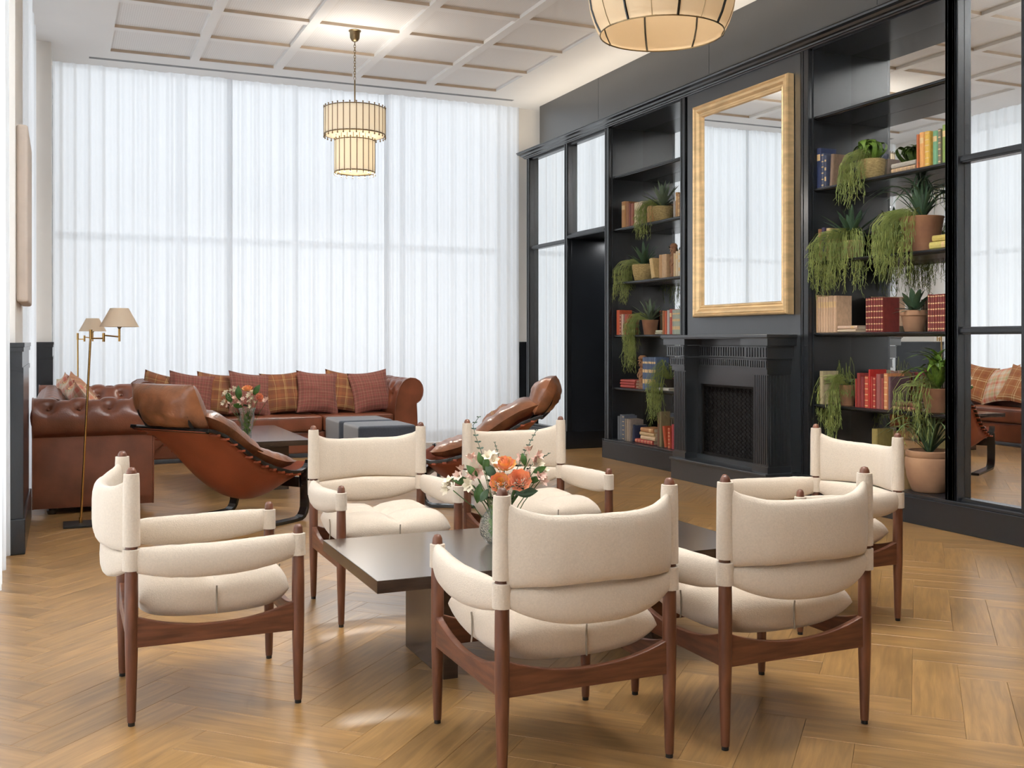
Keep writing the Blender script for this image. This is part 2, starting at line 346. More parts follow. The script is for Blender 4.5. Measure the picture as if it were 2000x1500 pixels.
# ============================================================ SETTING
FX = 5.15      # face of the dark joinery on the right
CZ = 4.07      # ceiling height
W = 0.1555; PL = 4 * W
floor = B(-1.2, 7.4, -4.8, 12.8, -0.10, -0.012).obj('floor', MAT['matt_black'], kind='structure')
def plank_mesh(cell=True):
    m = M(); g = 0.0003; x0, x1, y0, y1 = -PL / 2 + g, PL / 2 - g, -W / 2 + g, W / 2 - g; b = 0.0009
    lo = [(x0, y0, -0.012), (x1, y0, -0.012), (x1, y1, -0.012), (x0, y1, -0.012)]
    mi = [(x0, y0, -b), (x1, y0, -b), (x1, y1, -b), (x0, y1, -b)]
    hi = [(x0 + b, y0 + b, 0), (x1 - b, y0 + b, 0), (x1 - b, y1 - b, 0), (x0 + b, y1 - b, 0)]
    m.add(lo + mi + hi, [(i, (i + 1) % 4, 4 + (i + 1) % 4, 4 + i) for i in range(4)] + [(4 + i, 4 + (i + 1) % 4, 8 + (i + 1) % 4, 8 + i) for i in range(4)] + [(8, 9, 10, 11)])
    return m
def put_uv(me, locs):
    l = me.uv_layers.new(name='UVMap')
    for p in me.polygons:
        for li in p.loop_indices:
            x, y = locs(p.index, me.vertices[me.loops[li].vertex_index].co); l.data[li].uv = (x, y)
pm = plank_mesh(); pme = bpy.data.meshes.new('plank'); pme.from_pydata(pm.v, [], pm.f); put_uv(pme, lambda i, c: (c.x, c.y)); pme.materials.append(MAT['plank'])
planks = []
for i in range(-60, 120):
    for m_ in range(-12, 14):
        for kind in (0, 1):
            a = i + 4 * m_ - 0.15; b_ = i - 4 * m_ + 0.12
            if kind == 0: ca, cb, ang = a + 2, b_ + 0.5, PI / 4
            else: ca, cb, ang = a + 0.5, b_ + 1 + 2, 3 * PI / 4
            ca *= W; cb *= W
            x = (ca - cb) / math.sqrt(2); y = (ca + cb) / math.sqrt(2)
            if -0.95 < x < 6.9 and -4.3 < y < 12.0: planks.append((x, y, ang))
def inview(x, y):
    s = seen(x, y); return s and -60 < s[0] < 2060 and s[1] < 1600 and x > -0.35 and x < 5.2
planks.sort(key=lambda p: (0 if inview(p[0], p[1]) else 1, p[0] ** 2 + p[1] ** 2))
for k, (x, y, a) in enumerate(planks[:300]):
    o = bpy.data.objects.new('plank', pme); COL.objects.link(o); o.parent = floor; o.location = (x, y, 0)
    o.rotation_euler = (0, 0, a + (PI if R.random() < .5 else 0))
vs = []; fs = []; rn = []; uvs = []
for (x, y, a) in planks[300:]:
    c, s_ = math.cos(a), math.sin(a); n = len(vs); r = R.random()
    for p in pm.v: vs.append((x + p[0] * c - p[1] * s_, y + p[0] * s_ + p[1] * c, p[2])); uvs.append((p[0], p[1]))
    for f in pm.f: fs.append(tuple(q + n for q in f)); rn.append(r)
me = bpy.data.meshes.new('distant_planks'); me.from_pydata(vs, [], fs)
at = me.attributes.new('rnd', 'FLOAT', 'FACE'); at.data.foreach_set('value', rn)
l = me.uv_layers.new(name='UVMap')
for p in me.polygons:
    for li in p.loop_indices: l.data[li].uv = uvs[me.loops[li].vertex_index]
me.materials.append(MAT['plank']); o = bpy.data.objects.new('distant_planks', me); COL.objects.link(o); o.parent = floor; o['kind'] = 'stuff'

# ceiling: plain slab, lower margins and ribs, perforated panels set back between them
ceiling = B(-1.2, 7.4, -4.8, 11.78, CZ + 0.05, CZ + 0.2).obj('ceiling', MAT['white'], kind='structure')
def perf_mat():
    m, nt, b = newmat('perforated_panel'); L = nt.links.new
    tc = nd(nt, 'ShaderNodeTexCoord'); w = nd(nt, 'ShaderNodeTexWave'); w.inputs['Scale'].default_value = 16; w.bands_direction = 'X'
    w2 = nd(nt, 'ShaderNodeTexWave'); w2.inputs['Scale'].default_value = 16; w2.bands_direction = 'Y'
    L(tc.outputs['Object'], w.inputs[0]); L(tc.outputs['Object'], w2.inputs[0])
    mu = nd(nt, 'ShaderNodeMath', operation='MULTIPLY'); L(w.outputs['Fac'], mu.inputs[0]); L(w2.outputs['Fac'], mu.inputs[1])
    cr = nd(nt, 'ShaderNodeValToRGB'); e = cr.color_ramp.elements; e[0].position = .35; e[0].color = (0.86, 0.84, 0.815, 1); e[1].position = .55; e[1].color = (0.74, 0.715, 0.69, 1)
    L(mu.outputs[0], cr.inputs[0]); L(cr.outputs[0], b.inputs['Base Color']); b.inputs['Roughness'].default_value = .8
    return m
MAT['perf'] = perf_mat()
cx = [0.40 + 0.846 * i for i in range(6)]
cy = [10.165 - 0.857 * j for j in range(-1, 15)]; cy.sort()     # centre lines of the cross ribs
rw = 0.045
m = M()
m.box(-1.2, cx[0] + rw, -4.8, 11.78, CZ, CZ + 0.06); m.box(cx[-1] - rw, 7.4, -4.8, 11.78, CZ, CZ + 0.06)
m.box(cx[0] + rw, cx[-1] - rw, cy[-1] - rw, 11.28, CZ, CZ + 0.06); m.box(cx[0] + rw, cx[-1] - rw, 11.31, 11.78, CZ, CZ + 0.06)
m.box(cx[0] + rw, cx[-1] - rw, -4.8, cy[0] + rw, CZ, CZ + 0.06)
m.obj('ceiling_margin', MAT['white'], ceiling)
for y in cy[1:-1]: B(cx[0] + rw, cx[-1] - rw, y - rw, y + rw, CZ, CZ + 0.05).obj('ceiling_rib', MAT['white'], ceiling)
for x in cx[1:-1]:
    B(x - rw, x + rw, cy[0] + rw, cy[-1] - rw, CZ - 0.004, CZ + 0.05).obj('ceiling_rib', MAT['white'], ceiling)
pw = (0.846 - 2 * rw); ph = 0.857 - 2 * rw
p0 = M(); p0.box(-pw / 2, pw / 2, -ph / 2, ph / 2, 0, 0.02)
first = None; edge = M(); t = 0.004
edge.box(-pw / 2, pw / 2, ph / 2 - t, ph / 2, -0.026, 0.004); edge.box(-pw / 2, pw / 2, -ph / 2, -ph / 2 + t, -0.026, 0.004)
for i in range(5):
    for j in range(len(cy) - 1):
        c = ((cx[i] + cx[i + 1]) / 2, (cy[j] + cy[j + 1]) / 2, CZ + 0.028)
        if not first:
            first = p0.obj('ceiling_panel', MAT['perf'], ceiling, loc=c); e_ = edge.obj('panel_edge', MAT['ribside'], first)
        else:
            q = first.copy(); COL.objects.link(q); q.location = c; e2 = e_.copy(); COL.objects.link(e2); e2.parent = q
B(0.256, 4.94, 11.262, 11.33, CZ - 0.001, CZ + 0.02).obj('trim_1', simple('air_slot_grey', (0.25, 0.25, 0.25), .7), kind='structure')
# walls
m = M(); m.box(-1.2, -0.1, 11.7, 12.3, 0, 4.9); m.box(5.14, 7.4, 11.66, 12.3, 0, 4.9); m.obj('wall_back', MAT['wallwarm'], kind='structure')
m = M()
m.box(-0.7, -0.24, 6.48, 7.72, 0, CZ + .05); m.box(-0.7, -0.09, 10.86, 11.7, 0, CZ + .05); m.box(-0.7, -0.24, -4.8, 0.2, 0, CZ + .05); m.box(-1.2, -0.7, 6.3, 7.9, 0, CZ); m.box(-1.2, -.7, 10.7, 11.7, 0, CZ); m.box(-1.2, -.7, -4.8, .3, 0, CZ)
m.obj('wall_left', MAT['wallwarm'], kind='structure')
m = M(); m.box(-1.2, 7.4, -4.8, -4.5, 0, CZ + .05)
m.obj('wall_front', MAT['carved'], kind='structure')
# dark wainscot on the piers
def wainscot(name, x0, x1, y0, y1):
    m = M(); m.box(x0, x1 - 0.012, y0 + 0.012, y1, 0.0, 1.165); m.box(x0, x1, y0, y1, 1.165, 1.19); m.box(x0, x1 - 0.004, y0 + 0.004, y1, 1.14, 1.165)
    m.box(x0, x1 - 0.006, y0 + 0.006, y1, 1.02, 1.05)
    m.box(x0, x1 - 0.006, y0 + .006, y0 + .07, 0.2, 1.02)
    o = m.obj(name, MAT['black'], kind='structure', bevel=0.002)
    b = M(); b.box(x0, x1 + 0.004, y0 - 0.006, y1, 0, 0.20); b.obj('baseboard_cap', MAT['black'], o, bevel=0.006)
wainscot('baseboard_left', -0.305, -0.190, 6.42, 7.74)
wainscot('baseboard_corner', -0.60, -0.068, 10.82, 11.6)
wainscot('baseboard_back', 5.17, 5.40, 11.62, 11.66)
# glazing: frames far behind the sheers
def glazing(name, p0, p1, n, z1=CZ - 0.05):
    m = M(); d = Vector(p1) - Vector(p0); L_ = d.length; d.normalize(); nrm = Vector((d.y, -d.x, 0))
    mt = Matrix(((d.x, nrm.x, 0, p0[0]), (d.y, nrm.y, 0, p0[1]), (0, 0, 1, 0), (0, 0, 0, 1)))
    for i in range(n + 1):
        u = L_ * i / n; m.box(u - .028, u + .028, -.04, .04, 0, z1, mt)
    for z in (0.04, 2.35, z1 - .04): m.box(0, L_, -.035, .035, z - .028, z + .028, mt)
    o = m.obj(name, MAT['alum'], kind='structure')
    for i in range(n):
        g = M(); g.box(L_ * i / n + .04, L_ * (i + 1) / n - .04, -.004, .004, .09, 2.30, mt); g.obj('pane', MAT['pane'], o)
        g = M(); g.box(L_ * i / n + .04, L_ * (i + 1) / n - .04, -.004, .004, 2.40, z1 - .09, mt); g.obj('pane', MAT['pane'], o)
    return o
glazing('window_1', (-0.1, 12.28, 0), (5.2, 12.28, 0), 4, 4.7)
glazing('window_2', (-0.66, 0.25, 0), (-0.66, 6.46, 0), 5)
glazing('window_3', (-0.66, 7.76, 0), (-0.66, 10.84, 0), 3)
# sheer curtains, hung in folds from the ceiling
def curtain(name, label, axis, fixed, a, b, seed, n, amp=0.028, z1=CZ):
    m = M(); rr = random.Random(seed); ph = [rr.random() * 6.28 for _ in range(6)]
    def off(u, v):
        s = u * (b - a)
        k = 0.55 * math.sin(2 * PI * s / 0.13 + ph[0] + 1.5 * math.sin(s * 2.1 + ph[3])) + 0.35 * math.sin(2 * PI * s / 0.071 + ph[1] + 2 * math.sin(s * 3.3)) + 0.5 * math.sin(2 * PI * s / 0.41 + ph[2])
        k += 0.5 * fbm(s * 2.3 + seed, v * 0.6)
        return amp * k * (0.75 + 0.25 * (1 - v))
    def fn(u, v):
        p = a + (b - a) * u; d = off(u, v); z = 0.006 + (z1 - 0.006) * v
        return (p, fixed + d, z) if axis == 'x' else (fixed + d, p, z)
    m.grid(fn, n, 5)
    o = m.obj(name, MAT['voile'], smooth=True); tag(o, label, 'curtain', 'sheer curtains'); return o
curtain('sheer_curtain', 'left length of white sheer curtain on the far wall, behind the brass lamps', 'x', 11.60, -0.08, 1.72, 1, 420)
curtain('sheer_curtain', 'middle length of white sheer curtain on the far wall, behind the tiered pendant', 'x', 11.63, 1.66, 3.50, 2, 420)
curtain('sheer_curtain', 'right length of white sheer curtain on the far wall, next to the dark joinery', 'x', 11.60, 3.44, 5.15, 3, 420)
curtain('sheer_curtain', 'sheer curtain along the left wall nearest the camera at the frame edge', 'y', -0.30, 0.3, 6.44, 4, 700, 0.03)
curtain('sheer_curtain', 'narrow strip of cream sheer curtain on the left wall behind the left leather sofa', 'y', -0.235, 7.76, 10.82, 5, 420, 0.022)

# ============================================================ RIGHT-HAND JOINERY
m = M(); m.box(5.38, 5.62, -4.8, 11.46, 3.42, CZ + .02)
m.box(5.62, 7.4, -4.8, 3.3, 0, CZ); m.box(FX + .02, 5.62, -4.8, 3.3, 0, 3.42)
m.box(5.30, 5.62, 10.33, 11.36, 0, 3.42); m.box(5.585, 5.62, 3.3, 9.40, 0, 3.42); m.box(5.30, 5.62, 9.40, 10.27, 2.36, 3.42)
wall_r = m.obj('wall_right', MAT['blackpanel'], kind='structure')
ys = [-1.2, 1.6, 3.7, 5.75, 7.85, 9.95, 11.46]
for i in range(len(ys) - 1): B(5.366, 5.38, ys[i] + .0025, ys[i + 1] - .0025, 3.44, CZ).obj('frieze_panel', MAT['satin'], wall_r)
m = M()
prof = [(FX + .02, 3.395), (FX - .01, 3.395), (FX - .015, 3.402), (FX - .03, 3.404), (FX - .035, 3.414), (FX - .06, 3.418), (FX - .075, 3.432), (FX - .11, 3.437), (FX - .115, 3.45), (FX - .125, 3.452), (FX - .125, 3.462), (5.39, 3.462), (5.39, 3.42)]
m.prism(prof, lambda p, q, w: (p, w, q), 3.0, 11.40); m.obj('trim_2', MAT['satin'], kind='structure')
# plinth
m = M(); m.box(FX - .03, 5.60, 3.0, 6.40, 0, 0.175); m.box(FX - .03, 5.60, 7.72, 9.40, 0, 0.175); m.box(FX - .03, 5.35, 10.27, 11.37, 0, 0.175)
m.box(FX - .024, 5.60, 3.0, 6.40, .175, 0.195); m.box(FX - .024, 5.60, 7.72, 9.40, .175, 0.195); m.box(FX - .024, 5.35, 10.27, 11.37, .175, 0.195)
m.obj('baseboard_right', MAT['black'], kind='structure', bevel=0.004)
def post(mm, y0, y1, z0=0.195, z1=3.40, x=FX):
    w_ = y1 - y0
    mm.box(x, x + .05, y0, y1, z0, z1)
    for f in (0.16, 0.84):
        yc = y0 + w_ * f; mm.box(x - .009, x, yc - .011, yc + .011, z0, z1)
    mm.box(x - .004, x, y0 + w_ * .3, y1 - w_ * .3, z0, z1)
# bays with mirror glass
def mirror_bay(label, y0, y1, rails, z0=0.195, px0=None, px1=None, door=False):
    t = thing('panel_mirror', label, 'mirror', (FX, (y0 + y1) / 2, z0))
    for (a, b_) in ((px0, 'far'), (px1, 'near')):
        if a: mm = M(); post(mm, a[0], a[1], 0.195 if not door else 0.195); mm.obj('post', MAT['black'], t, world=True, bevel=.002)
    zs = [z0] + rails + [3.40]
    for i in range(len(zs) - 1):
        B(FX + .055, FX + .062, y0 + .002, y1 - .002, zs[i] + .0, zs[i + 1]).obj('mirror_pane', MAT['mirror'], t, world=True)
    for z in rails:
        mm = M(); mm.box(FX + .012, FX + .06, y0, y1, z - .014, z + .014); mm.box(FX + .02, FX + .06, y0, y1, z - .024, z + .024); mm.obj('rail', MAT['black'], t, world=True, bevel=.004)
    mm = M(); mm.box(FX + .02, FX + .06, y0, y1, z0, z0 + .02); mm.box(FX + .02, FX + .06, y0, y1, 3.37, 3.40)
    mm.box(FX + .062, FX + .09, y0 - .02, y1 + .02, z0, 3.40)
    mm.box(FX + .0, FX + .06, y0 - .012, y0, z0, 3.40); mm.box(FX + .0, FX + .06, y1, y1 + .012, z0, 3.40); mm.obj('frame', MAT['black'], t, world=True)
    return t
mirror_bay('tall two-pane mirror in black frame at the far end of the joinery beside the curtain', 10.345, 11.272, [2.318], px0=(11.284, 11.35), px1=(10.262, 10.333))
mirror_bay('tall mirror in black frame right of the right bookcase, at the right frame edge', 4.352, 4.818, [1.265, 2.338], px0=(4.83, 4.915), px1=(4.25, 4.34))
mirror_bay('square mirror pane in black frame above the dark doorway', 9.412, 10.25, [], z0=2.375)
m = M(); m.box(FX + .0, 5.3, 9.40, 10.262, 2.335, 2.375); m.box(FX - .012, FX + .02, 9.40, 10.262, 2.343, 2.362)
m.box(5.15, 7.0, 10.27, 10.32, 0, 2.34); m.box(5.20, 7.0, 9.35, 9.40, 0, 2.34); m.box(6.98, 7.05, 9.35, 10.32, 0, 2.36); m.box(5.3, 7.0, 9.35, 10.32, 2.34, 2.38)
d1 = m.obj('door_1', MAT['blackpanel'], kind='structure')
m = M(); m.box(5.125, 7.0, 10.25, 10.27, 0, 0.195); m.box(5.12, 7.0, 9.40, 9.415, 0, 0.195); m.obj('baseboard_doorway', MAT['black'], kind='structure', bevel=.004)
# open bookcases
SH = [0.195, 0.727, 1.262, 1.797, 2.345, 2.885]
XB = 5.54
def bookcase(label, y0, y1, p_far, p_near):
    t = thing('bookcase', label, 'bookcase', (FX, (y0 + y1) / 2, 0.195))
    for p in (p_far, p_near):
        mm = M(); post(mm, *p); mm.obj('post', MAT['black'], t, world=True, bevel=.002)
    B(FX + .03, XB, y1, y1 + .03, .195, 3.40).obj('side_panel', MAT['blackpanel'], t, world=True)
    B(FX + .03, XB, y0 - .03, y0, .195, 3.40).obj('side_panel', MAT['blackpanel'], t, world=True)
    B(FX + .02, XB, y0, y1, 3.385, 3.42).obj('top_panel', MAT['blackpanel'], t, world=True)
    B(XB, XB + .006, y0 - .02, y1 + .02, .195, 3.40).obj('mirror_back', MAT['mirror2'], t, world=True)
    B(XB + .006, XB + .03, y0 - .03, y1 + .03, .195, 3.40).obj('back_panel', MAT['blackpanel'], t, world=True)
    B(FX + .02, XB, y0, y1, .180, .196).obj('bottom_panel', MAT['blackpanel'], t, world=True)
    for z in SH[1:]:
        pr = [(XB - .003, z - .030), (FX + .06, z - .030), (FX + .052, z - .026), (FX + .045, z - .026), (FX + .04, z - .020), (FX + .03, z - .018), (FX + .028, z - .010), (FX + .034, z - .006), (FX + .034, z - .003), (FX + .04, z), (XB - .003, z)]
        mm = M(); mm.prism(pr, lambda p, q, w: (p, w, q), y0 + .001, y1 - .001); mm.obj('shelf', MAT['black'], t, world=True)
    return t
bookcase('black open bookcase left of the fireplace, next to the dark doorway', 7.99, 9.30, (9.31, 9.40), (7.90, 7.98))
bookcase('black open bookcase right of the fireplace, filled with plants and red books', 4.925, 6.21, (6.22, 6.31), (4.83, 4.915))
# chimney breast panel
m = M(); m.box(FX + .006, 5.60, 6.33, 7.88, 0.19, 3.40); o = m.obj('wall_chimney', MAT['satin'], kind='structure')

# ------------------------------------------------------------ gold mirror
def frame_mirror():
    y0, y1, z0, z1 = 6.40, 7.69, 1.405, 3.252
    t = thing('wall_mirror', 'large rectangular mirror in a gilt moulded frame above the fireplace', 'mirror', (FX, (y0 + y1) / 2, z0))
    pr = [(0, 0), (0, -.055), (.006, -.070), (.018, -.074), (.026, -.066), (.034, -.069), (.050, -.062), (.070, -.044), (.082, -.040), (.088, -.046), (.100, -.040), (.108, -.022), (.108, 0)]
    cor = [(y0, z0, 1, 1), (y1, z0, -1, 1), (y1, z1, -1, -1), (y0, z1, 1, -1)]
    for k in range(4):
        a, b_ = cor[k], cor[(k + 1) % 4]; m = M(); n = len(pr)
        vs = [(FX + q, c[0] + c[2] * p, c[1] + c[3] * p) for c in (a, b_) for p, q in pr]
        m.add(vs, [(i, (i + 1) % n, n + (i + 1) % n, n + i) for i in range(n)] + [tuple(range(n)), tuple(range(n, 2 * n))])
        m.obj('frame_rail', MAT['gold'], t, world=True)
    B(FX - .024, FX - .020, y0 + .10, y1 - .10, z0 + .10, z1 - .10).obj('mirror_pane', MAT['mirror'], t, world=True)
    B(FX - .019, FX + .004, y0 + .05, y1 - .05, z0 + .05, z1 - .05).obj('backing', MAT['black'], t, world=True)
frame_mirror()

# ------------------------------------------------------------ fireplace
def fireplace():
    yc = 7.11
    t = thing('fireplace', 'black fluted fireplace surround with a wire mesh screen', 'fireplace', (5.0, yc, 0))
    m = M(); m.box(4.90, 5.6, yc - .70, yc + .64, 0, .165); m.obj('hearth', MAT['satin'], t, world=True, bevel=.004)
    m = M(); m.box(4.885, 5.6, yc - .71, yc + .65, .165, .187); m.obj('hearth_slab', MAT['satin'], t, world=True, bevel=.006)
    S = [(yc - .745, yc + .765)]
    m = M(); m.box(4.87, 5.16, yc - .745, yc + .765, 1.226, 1.250); m.box(4.878, 5.16, yc - .738, yc + .758, 1.216, 1.226); m.obj('mantel_shelf', MAT['satin'], t, world=True, bevel=.003)
    # stepped blocks over each pilaster and the set-back middle
    def blk(y0, y1, xf, z0, z1, flutes=0, name='cornice_block'):
        m = M(); m.box(xf, 5.16, y0, y1, z0, z1)
        if flutes:
            n = max(2, int((y1 - y0) / flutes)); s_ = (y1 - y0) / n
            for i in range(n): m.box(xf - .010, xf, y0 + s_ * (i + .22), y0 + s_ * (i + .78), z0 + .012, z1 - .012)
            m.box(xf - .010, xf, y0, y1, z0, z0 + .008); m.box(xf - .010, xf, y0, y1, z1 - .008, z1)
        return m.obj(name, MAT['satin'], t, world=True)
    for side in (0, 1):
        f = (lambda a, b_: (yc - b_, yc - a)) if side == 0 else (lambda a, b_: (yc + a, yc + b_))
        y0, y1 = f(.40, .735); blk(y0, y1, 4.882, 1.165, 1.216)
        y0, y1 = f(.43, .705); blk(y0, y1, 4.905, 1.065, 1.160, .034, 'fluted_block')
        y0, y1 = f(.455, .68); blk(y0, y1, 4.925, .985, 1.058, .028, 'fluted_block')
        y0, y1 = f(.47, .67); blk(y0, y1, 4.93, .945, .985, 0, 'capital')
        m = M(); y0, y1 = f(.48, .66); m.box(4.95, 5.16, y0, y1, .187, .945); n = 7; s_ = (y1 - y0) / n
        for i in range(n): m.box(4.941, 4.95, y0 + s_ * (i + .2), y0 + s_ * (i + .8), .25, .935)
        for i in range(6):
            xx = 4.965 + i * .03; yy = yc - .66 if side == 0 else yc + .66
            m.box(xx, xx + .016, yy - .008, yy + .008, .25, .935)
        m.box(4.935, 5.16, y0 - .008, y1 + .008, .187, .235); m.obj('pilaster', MAT['satin'], t, world=True)
    blk(yc - .48, yc + .48, 5.055, 1.165, 1.216); blk(yc - .48, yc + .48, 5.062, 1.065, 1.160, .034, 'fluted_frieze'); blk(yc - .48, yc + .48, 5.068, .985, 1.058, .028, 'fluted_frieze')
    m = M(); m.box(5.075, 5.16, yc - .50, yc + .50, .84, .985); m.box(5.075, 5.16, yc + .435, yc + .50, .187, .84); m.box(5.075, 5.16, yc - .50, yc - .435, .187, .84); m.box(5.06, 5.16, yc - .50, yc + .50, .187, .225)
    m.box(5.068, 5.16, yc - .45, yc + .45, .832, .85); m.obj('surround', MAT['satin'], t, world=True)
    B(5.148, 5.16, yc - .45, yc + .45, .2, .85).obj('firebox', MAT['matt_black'], t, world=True)  # flat near-black sheet closing the opening behind the mesh
    m = M(); n = 34; y0, y1, z0, z1 = yc - .435, yc + .435, .225, .832
    # expanded-metal screen: zigzag wires
    cols = 30; dy = (y1 - y0) / cols; rows = 34; dz = (z1 - z0) / rows
    for c in range(cols + 1):
        pts = []
        for r_ in range(rows + 1):
            o_ = (dy * .42) * (1 if (r_ + c) % 2 else -1)
            pts.append((5.10, min(y1, max(y0, y0 + c * dy + o_)), z0 + r_ * dz))
        m.tube(pts, .0028, 3, cap=False)
    m.obj('mesh_screen', MAT['iron'], t, world=True, kind='stuff')
    m = M(); m.box(5.09, 5.11, y0, y0 + .02, z0, z1); m.box(5.09, 5.11, y1 - .02, y1, z0, z1); m.box(5.09, 5.11, y0, y1, z1 - .02, z1); m.box(5.09, 5.11, y0, y1, z0, z0 + .02); m.obj('screen_frame', MAT['iron'], t, world=True)
fireplace()

# ============================================================ LOUNGE CHAIRS (walnut frame, cream pads)
def sgn(x, p): return math.copysign(abs(x) ** p, x)
def padtube(m, a0, a1, cen, half, thick, nu=18, nv=14, ex=0.75, dirn='x', caps=True):
    """padded band: for t in -1..1: cen(t)->(x,y,z), half(t) half height, thick(t) half thickness, normal horizontal"""
    def fn(u, v):
        t = -1 + 2 * u; c = Vector(cen(t)); e = 1e-3
        d = (Vector(cen(min(1, t + e))) - Vector(cen(max(-1, t - e)))).normalized(); d.z = 0; d.normalize()
        nrm = Vector((-d.y, d.x, 0)); a = 2 * PI * v
        k = 1.0
        return tuple(c + nrm * (thick(t) * sgn(math.sin(a), ex)) + Vector((0, 0, 1)) * (half(t) * sgn(math.cos(a), ex)))
    m.grid(fn, nu, nv, cv=True)
    if caps:
        U = nu + 1; n = len(m.v) - U * nv
        m.f.append(tuple(n + j * U for j in range(nv))); m.f.append(tuple(n + j * U + nu for j in range(nv))[::-1])
def make_chair(seed=0):
    rr = random.Random(seed)
    t = thing('lounge_chair', 'x', 'chair')
    a = .262; zt = .807
    def leg(x, y, h, r0=.0125, r1=.0205, r2=.0165):
        m = M(); m.lathe([(0, .012), (r0, .012), (r0 + .001, .03), (r1 * .93, .22), (r1, .30), (r1, .40), (r1 * .93, .56 if h > .7 else .5), (r2, h - .03), (r2 * .9, h - .012), (r2 * .6, h - .003), (0, h)], 14, (x, y, 0))
        o = m.obj('leg', MAT['walnut'], t, smooth=True)
        g = M(); g.lathe([(0, 0), (r0 * .85, 0), (r0 * .85, .012), (0, .012)], 10, (x, y, 0)); g.obj('foot_cap', MAT['glide'], o)
    for s in (-1, 1): leg(s * a, -.26, zt); leg(s * a, .26, .594)
    def rail(side):
        m = M(); n = 14; L_ = .255
        def top(u): return .296 + .047 * abs(u) ** 2.2
        poly = [(-L_ , .243), (L_, .243)] + [(L_ * (1 - 2 * i / n), top(1 - 2 * i / n)) for i in range(n + 1)]
        if side == 'front': fn = lambda p, q, w: (p, .26 + w, q)
        if side == 'back': fn = lambda p, q, w: (p, -.26 + w, q)
        if side == 'l': fn = lambda p, q, w: (-a + w, p, q)
        if side == 'r': fn = lambda p, q, w: (a + w, p, q)
        m.prism(poly, fn, -.011, .011); m.obj('seat_rail', MAT['walnuth'], t, bevel=.004)
    for s in ('front', 'back', 'l', 'r'): rail(s)
    # seat cushion, two by two tufted pads
    m = M(); N = 28; hw = .248
    wr = rr.random() * 10
    def shell(u, v, side):
        X_ = sgn(math.sin((-1 + 2 * u) * PI / 2), .8); Y_ = sgn(math.sin((-1 + 2 * v) * PI / 2), .8)
        r = 1 - .05 * (X_ * X_ * Y_ * Y_); x = X_ * hw * r; y = Y_ * hw * r
        e = max(0, 1 - abs(X_) ** 7) ** .45 * max(0, 1 - abs(Y_) ** 7) ** .45
        gx = 1 - .022 * math.exp(-(y / .03) ** 2) * abs(X_) ** 6; gy = 1 - .022 * math.exp(-(x / .03) ** 2) * abs(Y_) ** 6
        if side > 0:
            se = math.exp(-(x / .022) ** 2) * .5 + math.exp(-(y / .022) ** 2) * .5
            bump = .022 * (abs(math.sin(PI * X_)) ** .8 * abs(math.sin(PI * Y_)) ** .8)
            z = .378 + (.052 + bump - .028 * se + .006 * fbm(x * 9 + wr, y * 9) + .010 * (abs(X_) ** 4 + abs(Y_) ** 4)) * e
        else: z = .378 - (.378 - .299 - .040 * abs(X_) ** 2.2 * abs(Y_) ** 2.2) * e
        return (x * gx, y * gy, z)
    m.grid(lambda u, v: shell(u, v, 1), N, N)
    m.grid(lambda u, v: shell(u, v, -1), N, N, flip=True)
    sc = m.obj('seat_cushion', MAT['boucle'], t, smooth=True)
    for (x, y) in ((0, -.246), (0, .246), (-.246, 0), (.246, 0)):
        b = M(); pts = []
        for k in range(7):
            z = .322 + .088 * k / 6; o_ = .004 * math.sin(PI * k / 6) - .003
            pts.append((x + math.copysign(o_, x) if x else 0, y + math.copysign(o_, y) if y else 0, z))
        b.tube(pts, .0028, 6); b.obj('piping', simple_seam, sc, smooth=True)
    # back: upper pad bellying out behind the posts
    m = M(); w = rr.random() * 9
    cen = lambda q: (a * q, -.262 - .078 * max(0, 1 - abs(q) ** 2.4), .5 * (.550 - .012 * abs(q) + .733 + .045 * abs(q) ** 5) + .002 * fbm(q * 6 + w, 0))
    half = lambda q: .5 * ((.733 + .045 * abs(q) ** 5) - (.550 - .012 * abs(q)))
    thick = lambda q: .010 + .017 * (1 - abs(q) ** 5) + .003 * fbm(q * 7 + w, 2)
    padtube(m, -1, 1, cen, half, thick, 30, 18, .62)
    m.obj('backrest', MAT['boucle'], t, smooth=True)
    m = M()
    cen = lambda q: (a * q, -.262 - .055 * max(0, 1 - abs(q) ** 2.2), .5 * (.549 - .010 * abs(q) + .432 + .060 * abs(q) ** 2.6))
    half = lambda q: .5 * ((.549 - .010 * abs(q)) - (.432 + .060 * abs(q) ** 2.6))
    thick = lambda q: .010 + .017 * (1 - abs(q) ** 4)
    padtube(m, -1, 1, cen, half, thick, 26, 16, .7)
    m.obj('lower_backrest', MAT['boucle'], t, smooth=True)
    for s in (-1, 1):
        m = M(); cen = lambda q: (s * (a + .030 * (1 - q * q)), .262 * q, .522 - .016 * (1 - q * q) + .006 * q)
        padtube(m, -1, 1, cen, lambda q: .036 + .018 * (1 - abs(q) ** 3) + .002 * fbm(q * 8 + w, s), lambda q: .012 + .018 * (1 - abs(q) ** 4), 22, 14, .85)
        m.obj('armrest', MAT['boucle'], t, smooth=True)
        m = M(); m.lathe([(.0215, .560), (.0265, .561), (.0265, .60), (.025, .76), (.0235, .786), (.0185, .787)], 14, (s * a, -.26, 0)); m.obj('sleeve', MAT['boucle'], t, smooth=True)
        m = M(); m.lathe([(.0215, .484), (.0270, .485), (.0270, .55), (.0215, .552)], 14, (s * a, -.26, 0)); m.obj('sleeve', MAT['boucle'], t, smooth=True)
        m = M(); m.lathe([(.0200, .490), (.0245, .491), (.0240, .562), (.0175, .564)], 14, (s * a, .26, 0)); m.obj('sleeve', MAT['boucle'], t, smooth=True)
    return t
simple_seam = simple('seam_thread', (0.30, 0.25, 0.19), .9)
ch0 = make_chair(3)
